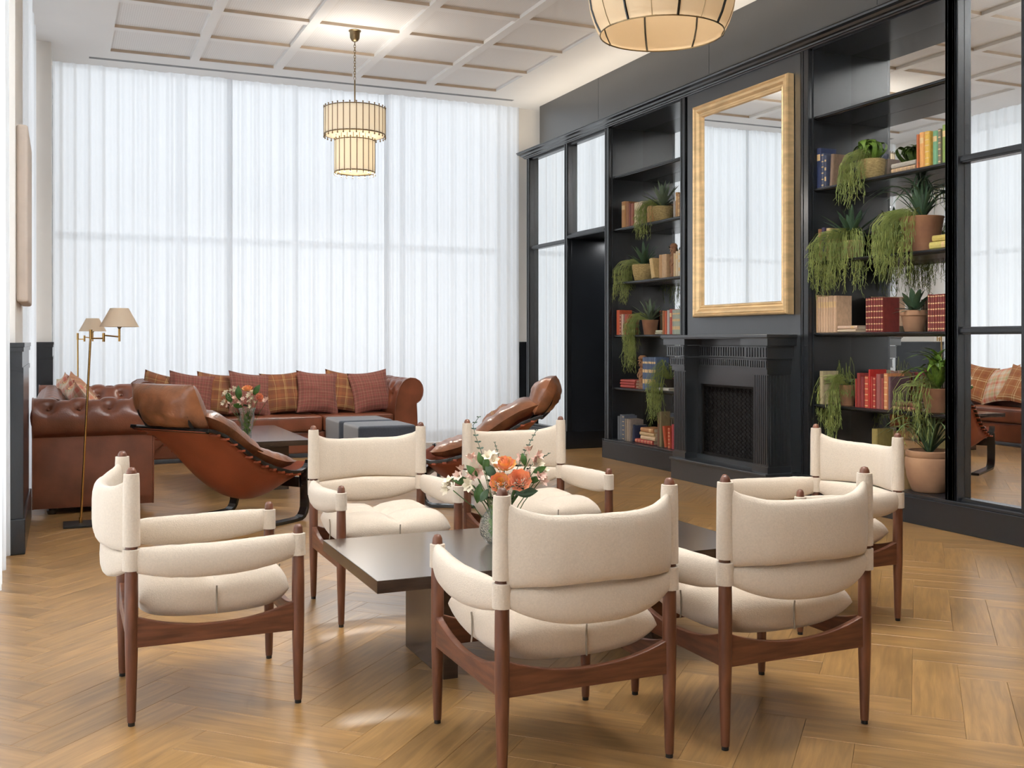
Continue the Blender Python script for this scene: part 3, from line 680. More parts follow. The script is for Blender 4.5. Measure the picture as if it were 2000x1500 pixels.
def chair(x, y, rz, label, first=[ch0]):
    o = first.pop() if first else copy_tree(ch0)
    o.location = (x, y, 0); o.rotation_euler = (0, 0, rz); o['label'] = label; o['group'] = 'walnut lounge chairs around the near table'
chair(.460, 3.69, -PI / 2, 'cream boucle lounge chair on the left of the near table, seen from its side')
chair(1.345, 2.81, 0, 'cream boucle lounge chair in the middle foreground with its back to the camera')
chair(2.048, 2.79, 0, 'cream boucle lounge chair in the right foreground with its back to the camera')
chair(1.338, 4.52, PI, 'cream boucle lounge chair facing the camera behind the left end of the near table')
chair(2.135, 4.60, PI, 'cream boucle lounge chair facing the camera behind the flower vase')
chair(3.03, 3.665, PI / 2, 'cream boucle lounge chair with pleated back at the right end of the near table')

# ------------------------------------------------------------ slab tables
def slab_table(label, x0, x1, y0, y1, z, along, group=None):
    t = thing('coffee_table', label, 'table', ((x0 + x1) / 2, (y0 + y1) / 2, 0), group=group)
    B(x0, x1, y0, y1, z - .042, z).obj('tabletop', MAT['table'], t, world=True, bevel=.002)
    if along == 'x':
        for x in (x0 + .30, x1 - .36): B(x, x + .055, y0 + .20, y1 - .12, 0, z - .042).obj('slab_leg', MAT['table'], t, world=True, bevel=.002)
    else:
        for y in (y0 + .28, y1 - .34): B(x0 + .12, x1 - .12, y, y + .055, 0, z - .042).obj('slab_leg', MAT['table'], t, world=True, bevel=.002)
slab_table('dark wooden slab coffee table between the cream lounge chairs', .94, 2.46, 3.25, 4.01, .42, 'x')
slab_table('dark wooden coffee table in front of the long leather sofa', 1.04, 1.81, 8.12, 9.67, .42, 'y')
# ------------------------------------------------------------ cube stools
def pouf(label, x0, x1, y0, y1):
    t = thing('pouf', label, 'pouf', ((x0 + x1) / 2, (y0 + y1) / 2, 0), group='square upholstered poufs by the long sofa')
    m = M(); m.box(x0, x1, y0, y1, .03, .42); m.obj('cushion', MAT['navy'], t, world=True, bevel=.028, seg=4, smooth=True)
    B(x0 + .04, x1 - .04, y0 + .04, y1 - .04, 0, .032).obj('base', MAT['glide'], t, world=True)
pouf('dark slate square pouf nearer the camera of the two before the long sofa', 2.485, 3.035, 9.20, 9.77)
pouf('dark slate square pouf farther back, right before the long leather sofa', 2.485, 3.035, 9.92, 10.50)

# ------------------------------------------------------------ chesterfield sofas
def resamp(pts, n):
    P_ = [Vector(p) for p in pts]; L_ = [0]
    for i in range(1, len(P_)): L_.append(L_[-1] + (P_[i] - P_[i - 1]).length)
    out = []
    for k in range(n):
        s = L_[-1] * k / (n - 1); i = 1
        while i < len(P_) - 1 and L_[i] < s: i += 1
        out.append(P_[i - 1].lerp(P_[i], (s - L_[i - 1]) / max(1e-9, L_[i] - L_[i - 1])))
    return out, L_[-1]
ARM = [(0, .24), (0, .40), (.005, .50), (.015, .59), (.035, .67), (.065, .735), (.11, .785), (.165, .806), (.225, .80), (.275, .77), (.305, .72), (.312, .665), (.303, .61), (.28, .565), (.25, .545), (.235, .535), (.24, .45), (.245, .30), (.24, .10), (.22, .045)]
btn = M(); btn.ball((0, 0, 0), .011, 8, .7)
btn_me = None
def tufted(name, L_, fn, parent, n_len, rows, nl, prof=ARM, npf=56, amp=.048, mat='leather', ends=(True, True)):
    """roll with profile (outward p, z) swept along s 0..L_; fn(s,p,z)->xyz. rows: profile arc positions of the button rows"""
    global btn_me
    pts, tot = resamp([(p, q, 0) for p, q in prof], npf)
    dl = L_ / nl; cent = []
    for ri, rs in enumerate(rows):
        for k in range(nl + 1):
            s = (k + (.5 if ri % 2 else 0)) * dl
            if .04 < s < L_ - .03: cent.append((s, rs))
    def nrm(i):
        a = pts[max(0, i - 1)]; b = pts[min(npf - 1, i + 1)]; d = (b - a).normalized(); return Vector((-d.y, d.x, 0))
    nus = n_len
    def disp(s, q):
        d = 0; q0 = min(rows) - .06; q1 = max(rows) + .06
        for (cs_, cq) in cent:
            r2 = ((s - cs_) ** 2 + (q - cq) ** 2)
            if r2 < .03: d += amp * math.exp(-r2 / .0016)
            # pleat running down from the outermost button row
            if cq == rows[-1] and cq < q < cq + .22: d += .007 * math.exp(-((s - cs_) / .010) ** 2) * (1 - (q - cq) / .22)
        for (cs_, cq) in cent:
            for sx in (-.5, .5):
                for sq in (-1, 1):
                    idx = rows.index(cq) + sq
                    if 0 <= idx < len(rows):
                        q2 = rows[idx]; s2 = cs_ + sx * dl
                        vx, vq = s2 - cs_, q2 - cq; l2 = vx * vx + vq * vq
                        tt = ((s - cs_) * vx + (q - cq) * vq) / l2
                        if 0 < tt < .5:
                            dd = abs((s - cs_) * vq - (q - cq) * vx) / math.sqrt(l2); d += .009 * math.exp(-(dd / .011) ** 2)
        return min(d, amp * 1.2)
    m = M()
    def g(u, v):
        i = round(v * (npf - 1)); p = pts[i]; s = u * L_; q = tot * v; d = disp(s, q)
        pp = p - nrm(i) * (-1) * (-d) if False else p + nrm(i) * (-d if True else d)
        return fn(s, pp.x, pp.y)
    m.grid(g, nus, npf - 1)
    U = nus + 1
    m.f.append(tuple(j * U for j in range(npf))); m.f.append(tuple(j * U + nus for j in range(npf))[::-1])
    o = m.obj(name, MAT[mat], parent, smooth=True)
    for e, s in ((ends[0], 0), (ends[1], L_)):
        if e:
            k = M(); k.tube([fn(s, p.x, p.y) for p in pts], .0055, 6); k.obj('piping', MAT['leather'], o, smooth=True)
    for (cs_, cq) in cent:
        i = min(npf - 1, round(cq / tot * (npf - 1))); p = pts[i] - nrm(i) * (amp * .85)
        c = fn(cs_, p.x, p.y)
        if btn_me is None:
            b = btn.obj('button', MAT['leather'], o, smooth=True, loc=c); btn_me = b.data
        else:
            b = bpy.data.objects.new('button', btn_me); COL.objects.link(b); b.parent = o; b.location = c
    return o
def sofa(label, L_, D, loc, rz, nseat):
    t = thing('leather_sofa', label, 'sofa', loc, rz)
    h = L_ / 2; AW = .24; ov = .072
    hx = h - ov
    # base with rounded plinth
    m = M(); m.box(-hx + .02, hx - .02, -D / 2 + .05, D / 2 - .10, .045, .27); m.obj('base', MAT['leather'], t, bevel=.02, seg=3, smooth=True)
    dy0 = -D / 2; dy1 = D / 2 - .02
    rows = [.36, .50, .64, .77]
    # arms: profile grows outward from the inner face
    tufted('armrest', dy1 - dy0, lambda s, p, z: (-(hx - AW + p), dy0 + s, z), t, 44, rows, 4)
    tufted('armrest', dy1 - dy0, lambda s, p, z: (hx - AW + p, dy0 + s, z), t, 44, rows, 4)
    nb = int((L_ - .3) / .19)
    tufted('backrest', 2 * (hx - AW) + .30, lambda s, p, z: (-(hx - AW) - .15 + s, D / 2 - .24 - ov + p, z), t, nb * 9, rows, nb, ends=(False, False))
    sw = 2 * (hx - AW) / nseat
    for i in range(nseat):
        m = M(); x0 = -(hx - AW) + sw * i + .004; x1 = x0 + sw - .008
        m.box(x0, x1, dy0 + .015, D / 2 - .27, .27, .43); sc = m.obj('seat_cushion', MAT['leather'], t, bevel=.035, seg=4, smooth=True)
        k = M(); k.tube([(x0 + .02, dy0 + .016, .415), (x1 - .02, dy0 + .016, .415)], .005, 6); k.obj('piping', MAT['leather'], sc, smooth=True)
    for sx in (-1, 1):
        for sy in (-1, 1):
            m = M(); m.lathe([(0, 0), (.028, 0), (.034, .02), (.034, .04), (.03, .05), (0, .05)], 12, (sx * (hx - .07), sy * (D / 2 - .12) - .02 * (sy > 0), 0)); m.obj('foot', MAT['blackwood'], t, smooth=True)
    return t
sofa('long brown leather chesterfield sofa under the far glazed wall with eight plaid cushions', 2.92, .86, (2.09, 10.95, 0), 0, 3)
sofa('shorter brown leather chesterfield sofa along the left wall, seen from its end', 2.58, .80, (.20, 8.99, 0), PI / 2, 2)

# ------------------------------------------------------------ loose cushions
def cushion_mesh(w, h, d, seed):
    m = M(); n = 14; rr = random.Random(seed); k = rr.random() * 20
    def base(u, v):
        x, y = -1 + 2 * u, -1 + 2 * v
        return x * w / 2 * (1 - .10 * (1 - y * y)) , y * h / 2 * (1 - .10 * (1 - x * x))
    def th(u, v):
        x, y = -1 + 2 * u, -1 + 2 * v
        return d / 2 * (max(0, (1 - x * x) * (1 - y * y))) ** .42 * (1 + .25 * fbm(x * 2 + k, y * 2))
    m.grid(lambda u, v: (base(u, v)[0], -th(u, v), base(u, v)[1]), n, n, uv=True)
    m.grid(lambda u, v: (base(u, v)[0], th(u, v), base(u, v)[1]), n, n, uv=True, flip=True)
    return m
def cushion(label, mat, loc, rot, seed, s=.44, group=None):
    t = cushion_mesh(s, s, .15, seed).obj('cushion', MAT[mat], None, smooth=True)
    tag(t, label, 'cushion', group); t.location = loc; t.rotation_euler = rot
GB = 'plaid cushions leaning on the long sofa'
def fromback(px, py, Y):
    x, y, w = ray(px, py); t = Y / y; return x * t
long_c = [(316, 'plaid_brown', 'rust tartan cushion at the far left end of the long sofa', -.25, .22), (372, 'plaid_red', 'red checked cushion on the long sofa, second from its left end', .05, .15), (425, 'plaid_brown', 'rust and yellow tartan cushion on the long sofa, above the brown recliner headrest', -.1, .1),
          (488, 'plaid_red', 'red checked cushion on the long sofa directly behind the flowers', .22, .12), (552, 'plaid_brown', 'rust tartan cushion with yellow lines, just right of the flowers on the long sofa', .05, -.05), (620, 'plaid_red', 'red checked cushion in the middle right of the long sofa, between two tartan ones', .1, .08),
          (672, 'plaid_brown', 'narrowly visible rust tartan cushion on the long sofa, second from the right arm', -.05, .14), (724, 'plaid_red', 'red checked cushion tilted beside the right arm of the long sofa', .12, -.10)]
for i, (px, mt, lb, rz, ry) in enumerate(long_c):
    Y = 10.90 + (.05 if mt == 'plaid_brown' else -.03)
    cushion(lb, mt, (fromback(px, 760, Y), Y, .655), (-.30, ry, rz), 20 + i, .45 if mt == 'plaid_brown' else .46, GB)
GL = 'plaid cushions on the left sofa'
for i, (y, mt, lb) in enumerate([(8.22, 'plaid_pastel', 'pastel checked cushion on the left sofa nearest the camera'), (8.60, 'plaid_orange', 'orange tartan cushion on the left sofa, second from the camera'), (8.97, 'plaid_pastel', 'pastel checked cushion in the middle of the row on the left sofa'), (9.35, 'plaid_orange', 'orange tartan cushion on the left sofa, second from its far arm'), (9.74, 'plaid_pastel', 'pastel checked cushion on the left sofa beside its far arm')]):
    cushion(lb, mt, (.20 - .03 * i + .03 * (i % 2), y, .675 + .01 * (i % 2)), (-.62 + .07 * i, .16 * (-1) ** i, PI / 2 + .14 * (-1) ** i), 40 + i, .49, GL)

# ------------------------------------------------------------ bentwood recliners
RAIL = [(.055, .395), (.045, .365), (.02, .340), (-.04, .325), (-.14, .335), (-.26, .368), (-.38, .415), (-.50, .475), (-.62, .560), (-.72, .618), (-.82, .655), (-.86, .662)]
def recliner(label, loc, rz):
    t = thing('recliner', label, 'armchair', loc, rz, 'brown leather recliners by the far coffee table')
    rp, tot = resamp([(x, z, 0) for x, z in RAIL], 40)
    for s in (-1, 1):
        m = M(); y = s * .325
        prof = []
        def fn(u, v):
            i = round(u * 39); p = rp[i]; a = rp[max(0, i - 1)]; b = rp[min(39, i + 1)]; d = (b - a).normalized(); nn = Vector((-d.y, d.x, 0))
            c = [(-1, -1), (1, -1), (1, 1), (-1, 1)][round(v * 4) % 4]
            q = p + nn * (c[1] * .011); return (q.x, y + c[0] * .024, q.y)
        m.grid(fn, 39, 4, cv=True) if False else m.grid(lambda u, v: fn(u, v), 39, 4)
        m.f.append((0, 40, 80, 120)); m.f.append((39, 79, 119, 159))
        m.obj('side_rail', MAT['blackwood'], t, bevel=.003)
        # cantilever leg: upright at the seat front, curved foot, runner to the back
        leg = [(.0, .335), (.012, .25), (.015, .15), (.012, .075), (-.005, .035), (-.04, .015), (-.10, .012), (-.30, .012), (-.50, .012), (-.62, .012)]
        lp, _ = resamp([(x, z, 0) for x, z in leg], 30); m = M()
        def fl(u, v):
            i = round(u * 29); p = lp[i]; a = lp[max(0, i - 1)]; b = lp[min(29, i + 1)]; d = (b - a).normalized(); nn = Vector((-d.y, d.x, 0))
            c = [(-1, -1), (1, -1), (1, 1), (-1, 1)][round(v * 4) % 4]
            q = p + nn * (c[1] * .011); return (q.x, y + c[0] * .034, q.y)
        m.grid(fl, 29, 4); m.f.append((0, 30, 60, 90)); m.f.append((29, 59, 89, 119))
        m.obj('leg', MAT['blackwood'], t, bevel=.003)
        for k in range(12):
            q = rp[3 + k * 3]; g = M(); g.box(q.x - .014, q.x + .014, y - .030, y + .030, q.y - .020, q.y - .008); g.obj('sling_loop', MAT['sling'], t)
    B(-.012, .012, -.30, .30, .215, .285).obj('crossbar', MAT['blackwood'], t, bevel=.003)
    m = M(); m.tube([(-.845, -.33, .655), (-.845, .33, .655)], .016, 8); m.obj('top_crossbar', MAT['blackwood'], t, smooth=True)
    # sling hanging between the rails
    def sag(u): return .225 * math.sin(PI * min(1, max(0, u)) ** .85) ** .9
    def sl(u, v):
        p = rp[round(u * 39)]; w = -1 + 2 * v
        return (p.x + .03 * math.sin(PI * u) * (1 - w * w), w * .322, p.y - .012 - sag((u - .06) / .90) * (1 - abs(w) ** 2.2) if .06 < u < .96 else p.y - .012)
    m = M(); m.grid(sl, 39, 18); m.obj('sling', MAT['sling'], t, smooth=True, solid=.005)
    # cushions follow the rail
    def pad(name, i0, i1, th, lift, wdt, pleats=0):
        m = M(); n = 22
        def f(u, v, side):
            i = i0 + (i1 - i0) * u; a = int(i); b = min(39, a + 1); p = rp[a].lerp(rp[b], i - a)
            d = (rp[min(39, a + 2)] - rp[max(0, a - 1)]).normalized(); nn = Vector((-d.y, d.x, 0))
            if nn.y < 0: nn = -nn
            w = -1 + 2 * v; uu = -1 + 2 * u
            e = (max(0, 1 - abs(uu) ** 3) * max(0, 1 - abs(w) ** 3.5)) ** .5
            h_ = th / 2 * e * (1 + .12 * fbm(u * 5, v * 5 + i0)) + (.004 * math.sin(u * pleats * 6.28) * e if pleats else 0)
            q = p + nn * (lift + side * h_)
            return (q.x, w * wdt * (1 - .03 * uu * uu), q.y)
        m.grid(lambda u, v: f(u, v, 1), n, 18); m.grid(lambda u, v: f(u, v, -1), n, 18, flip=True)
        return m.obj(name, MAT['leather2'], t, smooth=True)
    pad('seat_cushion', 4, 20, .13, .065, .30, 5); pad('back_cushion', 17.5, 38, .17, .085, .29, 4)
    # headrest
    m = M(); ax = Vector((-.42, 0, .907)); nx = Vector((.907, 0, .42)); c = Vector((-.85, 0, .800))
    def hd(u, v, side):
        a, b = -1 + 2 * u, -1 + 2 * v
        e = (max(0, 1 - abs(a) ** 2.1) * max(0, 1 - abs(b) ** 2.8)) ** .5
        cr = .006 * math.sin(b * 16 + a * 3) * (abs(b) > .55) * e
        q = c + ax * (a * .150 * (1 - .06 * (1 - b * b))) + nx * (side * (.105 * e * (1 + .15 * fbm(a * 2, b * 3)) + cr)); return (q.x, b * .275, q.z)
    m.grid(lambda u, v: hd(u, v, 1), 18, 22); m.grid(lambda u, v: hd(u, v, -1), 18, 22, flip=True)
    hr = m.obj('headrest', MAT['leather2'], t, smooth=True)
    for s in (-1, 1):
        k = M(); y = s * .20
        k.tube([(-.845, y, .660), (-.875, y, .700), (-.905, y, .740), (-.915, y, .775)], .018, 6, flat=.25); k.obj('strap', MAT['glide'], hr, smooth=True)
    return t
recliner('brown leather recliner on black bentwood frame, left of the far coffee table', (1.30, 7.195, 0), math.radians(36))
recliner('brown leather recliner on black bentwood frame, far right, by the mirrored joinery', (2.57, 7.38, 0), math.radians(150.3))
cushion('rust tartan cushion lying on the seat of the right recliner', 'plaid_brown', (3.00, 7.17, .60), (-.85, .0, math.radians(-119.7)), 77, .36)

# ============================================================ LAMPS
RV = Vector((cs, -sn, 0)); TV = Vector((-sn, -cs, 0)); ZV = Vector((0, 0, 1))
def point(name, loc, power, color, r=.04):
    l = bpy.data.lights.new(name, 'POINT'); l.energy = power; l.color = color; l.shadow_soft_size = r
    o = bpy.data.objects.new(name, l); COL.objects.link(o); o.location = loc; return o
def floor_lamp(label, base, top, arm, group='brass swing-arm floor lamps'):
    t = thing('floor_lamp', label, 'lamp', base, 0, group)
    b = Vector(base)
    B(-.105, .105, -.105, .105, 0, .016).obj('base', MAT['glide'], t, bevel=.003)
    T = Vector(top) - b
    m = M(); m.tube([(0, 0, .012), T], .0075, 10); m.tube([(0, 0, .014), (0, 0, .05)], .011, 10); m.obj('pole', MAT['brass'], t, smooth=True)
    J = T + RV * arm * .45 + Vector((0, 0, -.045)); E_ = T + RV * arm + Vector((0, 0, -.03))
    m = M(); m.tube([T + Vector((0, 0, -.05)), T + Vector((0, 0, .012))], .0105, 10); m.tube([T + Vector((0, 0, -.045)), J], .005, 8)
    m.tube([J + Vector((0, 0, -.022)), J + Vector((0, 0, .035))], .009, 10); m.tube([J + Vector((0, 0, .02)), E_ + Vector((0, 0, -.005))], .005, 8)
    m.tube([E_ + Vector((0, 0, -.035)), E_ + Vector((0, 0, .05))], .0075, 10); m.obj('swing_arm', MAT['brass'], t, smooth=True)
    m = M(); m.lathe([(.006, .045), (.014, .058), (.019, .072), (.019, .078), (0, .078)], 12, E_); m.obj('socket', MAT['agedbrass'], t, smooth=True)
    m = M(); m.lathe([(.120, .062), (.121, .060), (.057, .178), (.056, .180)], 32, E_); m.obj('lamp_shade', MAT['shade2'], t, smooth=True, solid=.002)
    m = M(); m.ball(E_ + Vector((0, 0, .11)), .022, 10); m.obj('bulb', MAT['diffuser'], t, smooth=True)
    return t
floor_lamp('brass swing-arm floor lamp with cream shade standing before the left leather sofa', (.115, 7.29, 0), (.175, 7.24, 1.262), .185)
floor_lamp('brass swing-arm floor lamp with cream shade in the corner behind the left leather sofa', (.145, 10.50, 0), (.14, 10.52, 1.262), .14)

def chandelier():
    c = (2.487, 9.34); t = thing('pendant_light', 'two-tier drum pendant of cream glass strips hanging on a brass chain', 'lamp', (c[0], c[1], 2.70))
    z = lambda v: v - 2.70
    m = M(); m.lathe([(0, z(4.07)), (.058, z(4.07)), (.058, z(4.062)), (.048, z(4.055)), (.044, z(4.0)), (.03, z(3.975)), (.012, z(3.965)), (0, z(3.965))], 24); m.obj('canopy', MAT['agedbrass'], t, smooth=True)
    ch = M(); n = 14
    for k in range(n):
        zc = z(3.95 - k * .0245); pts = []
        for q in range(13):
            a = 2 * PI * q / 12; x = .009 * math.cos(a); zz = zc + .018 * math.sin(a)
            pts.append((x, 0, zz) if k % 2 else (0, x, zz))
        ch.tube(pts, .0025, 5, cap=False)
    ch.obj('chain', MAT['agedbrass'], t, smooth=True)
    m = M(); m.tube([(0, 0, z(3.61)), (0, 0, z(3.37))], .007, 8); m.obj('rod', MAT['agedbrass'], t, smooth=True)
    for (r, z0, z1, n) in ((.278, 3.085, 3.355, 30), (.182, 2.74, 3.06, 20)):
        for zz in (z0 + .02, z1 - .012):
            m = M(); m.tube([(r * math.cos(2 * PI * k / 48), r * math.sin(2 * PI * k / 48), z(zz)) for k in range(49)], .006, 6, cap=False); m.obj('ring', MAT['agedbrass'], t, smooth=True)
        strip = None; rod = None
        for k in range(n):
            a = 2 * PI * k / n; w = 2 * PI * r / n
            if not strip:
                s_ = M(); s_.box(-.003, .003, -w * .44, w * .44, z(z0 + .022), z(z1 - .012)); strip = s_.obj('glass_strip', MAT['alabaster'], t)
                q = M(); q.tube([(0, 0, z(z0)), (0, 0, z(z1))], .0045, 6); q.ball((0, 0, z(z0) - .004), .0075, 6); q.ball((0, 0, z(z1) + .004), .0075, 6); rod = q.obj('brass_rod', MAT['agedbrass'], t, smooth=True); o1, o2 = strip, rod
            else:
                o1 = strip.copy(); o2 = rod.copy(); COL.objects.link(o1); COL.objects.link(o2)
            o1.location = (r * math.cos(a), r * math.sin(a), 0); o1.rotation_euler = (0, 0, a)
            a2 = a + PI / n; o2.location = ((r + .004) * math.cos(a2), (r + .004) * math.sin(a2), 0)
    m = M(); m.lathe([(0, z(2.765)), (.165, z(2.765)), (.165, z(2.768)), (0, z(2.768))], 32); m.obj('diffuser', MAT['diffuser'], t)
    m = M(); m.lathe([(.18, z(3.10)), (.27, z(3.10)), (.27, z(3.103)), (.18, z(3.103))], 32); m.obj('diffuser', MAT['diffuser'], t)
    area('pendant_floor_fill', (c[0], c[1], 2.745), (0, 0, 0), .34, .34, 42, (1.0, .93, .84))  # added fill below the drum, brightens the far floor
    area('pendant_ceiling_fill', (c[0], c[1], 3.40), (PI, 0, 0), .4, .4, 3.5, (1.0, .95, .9), 2.7)  # added fill above the drum, brightens the ceiling
    point('pendant_bulb', (c[0], c[1], 3.2), 2.0, (1, .82, .58), .08); point('pendant_bulb_low', (c[0], c[1], 2.9), 1.6, (1, .82, .58), .06)
chandelier()
def lantern(c, label):
    t = thing('lantern_pendant', label, 'lamp', c)
    area('lantern_table_fill', (c[0], c[1], c[2] + .02), (0, 0, 0), .26, .26, 5, (1.0, .93, .84))  # added fill for the table, seats and floor below
    up = area('lantern_ceiling_fill', (c[0], c[1], c[2] + .46), (PI, 0, 0), .36, .36, 245 if c[1] > 1 else 45, (.90, .95, 1.0), 2.5)  # added cool fill that lifts the ceiling, apart from the lantern's own bulb
    pf = [(0, .250), (.04, .270), (.09, .287), (.15, .296), (.21, .292), (.27, .272), (.33, .230), (.38, .165), (.40, .11)]
    rad = lambda v: pf[min(8, int(v * 8))][1] + (pf[min(8, int(v * 8) + 1)][1] - pf[min(8, int(v * 8))][1]) * (v * 8 - int(v * 8))
    zz = lambda v: pf[min(8, int(v * 8))][0] + (pf[min(8, int(v * 8) + 1)][0] - pf[min(8, int(v * 8))][0]) * (v * 8 - int(v * 8))
    n = 16; A0 = math.atan2(-cs, -sn) + math.radians(6)
    for k in range(n):
        m = M()
        def fn(u, v):
            a = A0 + 2 * PI * (k + u) / n; r = rad(v) * (math.cos(PI / n) / math.cos(PI / n * (2 * u - 1)) * .6 + .4) + .006 * math.sin(PI * u)
            return (r * math.cos(a), r * math.sin(a), zz(v))
        m.grid(fn, 4, 16); m.obj('silk_panel', MAT['shade'], t, smooth=True)
    for k in range(n):
        a = A0 + 2 * PI * k / n; big = k % 2 == 0; r_ = .0055 if big else .0014
        m = M(); m.tube([((rad(v / 16) + .002) * math.cos(a), (rad(v / 16) + .002) * math.sin(a), zz(v / 16)) for v in range(17)], r_, 6)
        m.obj('rib' if big else 'seam_cord', MAT['blackwood'] if big else MAT['agedbrass'], t, smooth=True)
    m = M(); m.tube([(.251 * math.cos(2 * PI * k / 48), .251 * math.sin(2 * PI * k / 48), 0) for k in range(49)], .003, 6, cap=False); m.obj('bottom_ring', MAT['agedbrass'], t, smooth=True)
    m = M(); m.lathe([(0, .40), (.12, .40), (.12, .41), (.02, .43), (.012, .5), (.012, CZ - c[2] - .03), (.06, CZ - c[2] - .03), (.06, CZ - c[2]), (0, CZ - c[2])], 20); m.obj('suspension', MAT['agedbrass'], t, smooth=True)
    m = M(); m.ball((0, 0, .27), .045, 12); m.obj('bulb', MAT['diffuser'], t, smooth=True)
    point('lantern_bulb', (c[0], c[1], c[2] + .20), 1.1, (1, .84, .60), .05)
lantern((2.245, 3.62, 2.452), 'large pumpkin-shaped pendant of gold silk panels with dark ribs')
lantern((2.245, 0.2, 2.452), 'unseen gold silk pumpkin pendant added behind the camera to brighten the ceiling')  # invented copy out of view, carries more ceiling fill

# padded panel on the left pier
t = thing('wall_panel', 'beige padded wall panel with rounded edges hanging on the left pier', 'wall panel', (-.21, 7.05, 1.426))
m = M(); m.box(-.030, .032, -.43, .44, 0, 1.03); m.obj('padding', MAT['padding'], t, bevel=.018, seg=3, smooth=True)
B(-.036, -.030, -.40, .41, .03, 1.0).obj('backing', MAT['glide'], t)

# ============================================================ BOOKS
def book_meshes():
    m = M(); b = .06
    def fn(u, v):
        pts = [(.5, -.5), (-.44, -.5), (-.50, -.38), (-.52, 0), (-.50, .38), (-.44, .5), (.5, .5), (.5, .40), (-.40, .40), (-.40, -.40), (.5, -.40)]
        return pts
    pts = fn(0, 0)
    m.prism(pts, lambda p, q, w: (p, q, w), 0, 1)
    cov = bpy.data.meshes.new('cover'); cov.from_pydata(m.v, [], m.f)
    bm = bmesh.new(); bm.from_mesh(cov); bmesh.ops.recalc_face_normals(bm, faces=bm.faces); bm.to_mesh(cov); bm.free()
    m = M(); m.box(-.41, .47, -.41, .41, .02, .98)
    pg = bpy.data.meshes.new('pages'); pg.from_pydata(m.v, [], m.f); pg.materials.append(MAT['pages'])
    return cov, pg
COV, PG = book_meshes(); COVS = {}
for k in ('plain', 'title', 'gilt', 'band'):
    c = COV.copy(); c.materials.append(MAT['book_' + k]); COVS[k] = c
def book(label, x, y, z, d, t, h, col, kind='plain', rot=(0, 0, 0), group=None):
    o = thing('book', label, 'book', (x, y, z), 0, group); o.rotation_euler = rot; o.scale = (d, t, h)
    c = bpy.data.objects.new('cover', COVS[kind]); COL.objects.link(c); c.parent = o; c.color = (*col, 1)
    p = bpy.data.objects.new('pages', PG); COL.objects.link(p); p.parent = o
    return o
XS = 5.205
def Yof(px): return onX(px, 666, XS)[1]
NAMES = {2.345: 'first book shelf', 1.797: 'second book shelf', 1.262: 'third book shelf', .727: 'fourth book shelf', .195: 'bottom shelf'}
ORD = ['first', 'second', 'third', 'fourth', 'fifth', 'sixth', 'seventh', 'eighth']
def row(side, z, specs):
    for sp in specs:
        px0, px1, ytop, col, kind, desc = sp[:6]; n = sp[6] if len(sp) > 6 else 1; lean = sp[7] if len(sp) > 7 else 0; dep = sp[8] if len(sp) > 8 else .15
        y0, y1 = Yof(px0), Yof(px1); h = onX((px0 + px1) / 2, ytop, XS)[2] - z; t = (y0 - y1) / n
        lab = '%s, %s, %s bookcase' % (desc, NAMES[z], side)
        for k in range(n):
            hh = h * (1 + (0 if n == 1 else R.uniform(-.006, .006))); yc = y0 - t * (k + .5)
            cv = R.uniform(.88, 1.12) if n > 1 else 1
            book(lab if n == 1 else ORD[k] + ' from left of ' + lab, XS + dep / 2 + R.uniform(0, .004), yc, z + .0015 + (math.sin(abs(lean)) * t / 2 if lean else 0), dep, t * .93, hh, tuple(c * cv for c in col), kind, (lean, 0, 0), (desc + ', ' + NAMES[z] + ', ' + side) if n > 1 else None)
def stack(side, z, px0, px1, specs, dep=.15, zoff=0):
    zz = z + .002 + zoff
    for (t, col, kind, desc, *ex) in specs:
        a = px0 + (ex[0] if ex else 0); b = px1 + (ex[1] if len(ex) > 1 else 0)
        y0, y1 = Yof(a), Yof(b); L_ = y0 - y1
        book('%s, %s, %s bookcase' % (desc, NAMES[z], side), XS + dep / 2 + R.uniform(0, .01), y0, zz + t / 2, dep, t * .97, L_, col, kind, (PI / 2, 0, R.uniform(-.03, .03) if t < .03 else 0))
        zz += t
BR = (.22, .09, .03); TAN = (.42, .24, .10); CRM = (.60, .48, .30); RED = (.30, .025, .018); ORR = (.42, .07, .022); MAR = (.105, .012, .010); BLU = (.03, .05, .11); NAV = (.015, .022, .05); GRY = (.10, .11, .12); TEAL = (.12, .20, .17); DRK = (.03, .02, .02)
L = 'left'
row(L, 2.345, [(1213, 1221, 394, (.36, .17, .05), 'title', 'tall ochre book at the left end'), (1221.5, 1227, 394, (.26, .10, .03), 'plain', 'brown book second from the left'), (1227.5, 1231, 397, (.20, .05, .03), 'plain', 'slim red-brown book third from the left'), (1231.5, 1235.5, 398, (.28, .09, .05), 'plain', 'brick-coloured book fourth from the left'),
  (1237, 1246, 396, CRM, 'plain', 'cream book half hidden by trailing stems'), (1246.5, 1254, 394, (.55, .42, .30), 'plain', 'pale pink-cream book behind the trailing stems'), (1262, 1270, 403, (.50, .30, .12), 'plain', 'honey-coloured book left of the basket pot'), (1314, 1318, 393, (.34, .30, .27), 'plain', 'small grey-beige book just right of the pot'), (1318.5, 1322.5, 376, TAN, 'title', 'tall tan book right of the pot'), (1323, 1327.5, 379, (.45, .28, .15), 'band', 'tan banded book at the right end')])
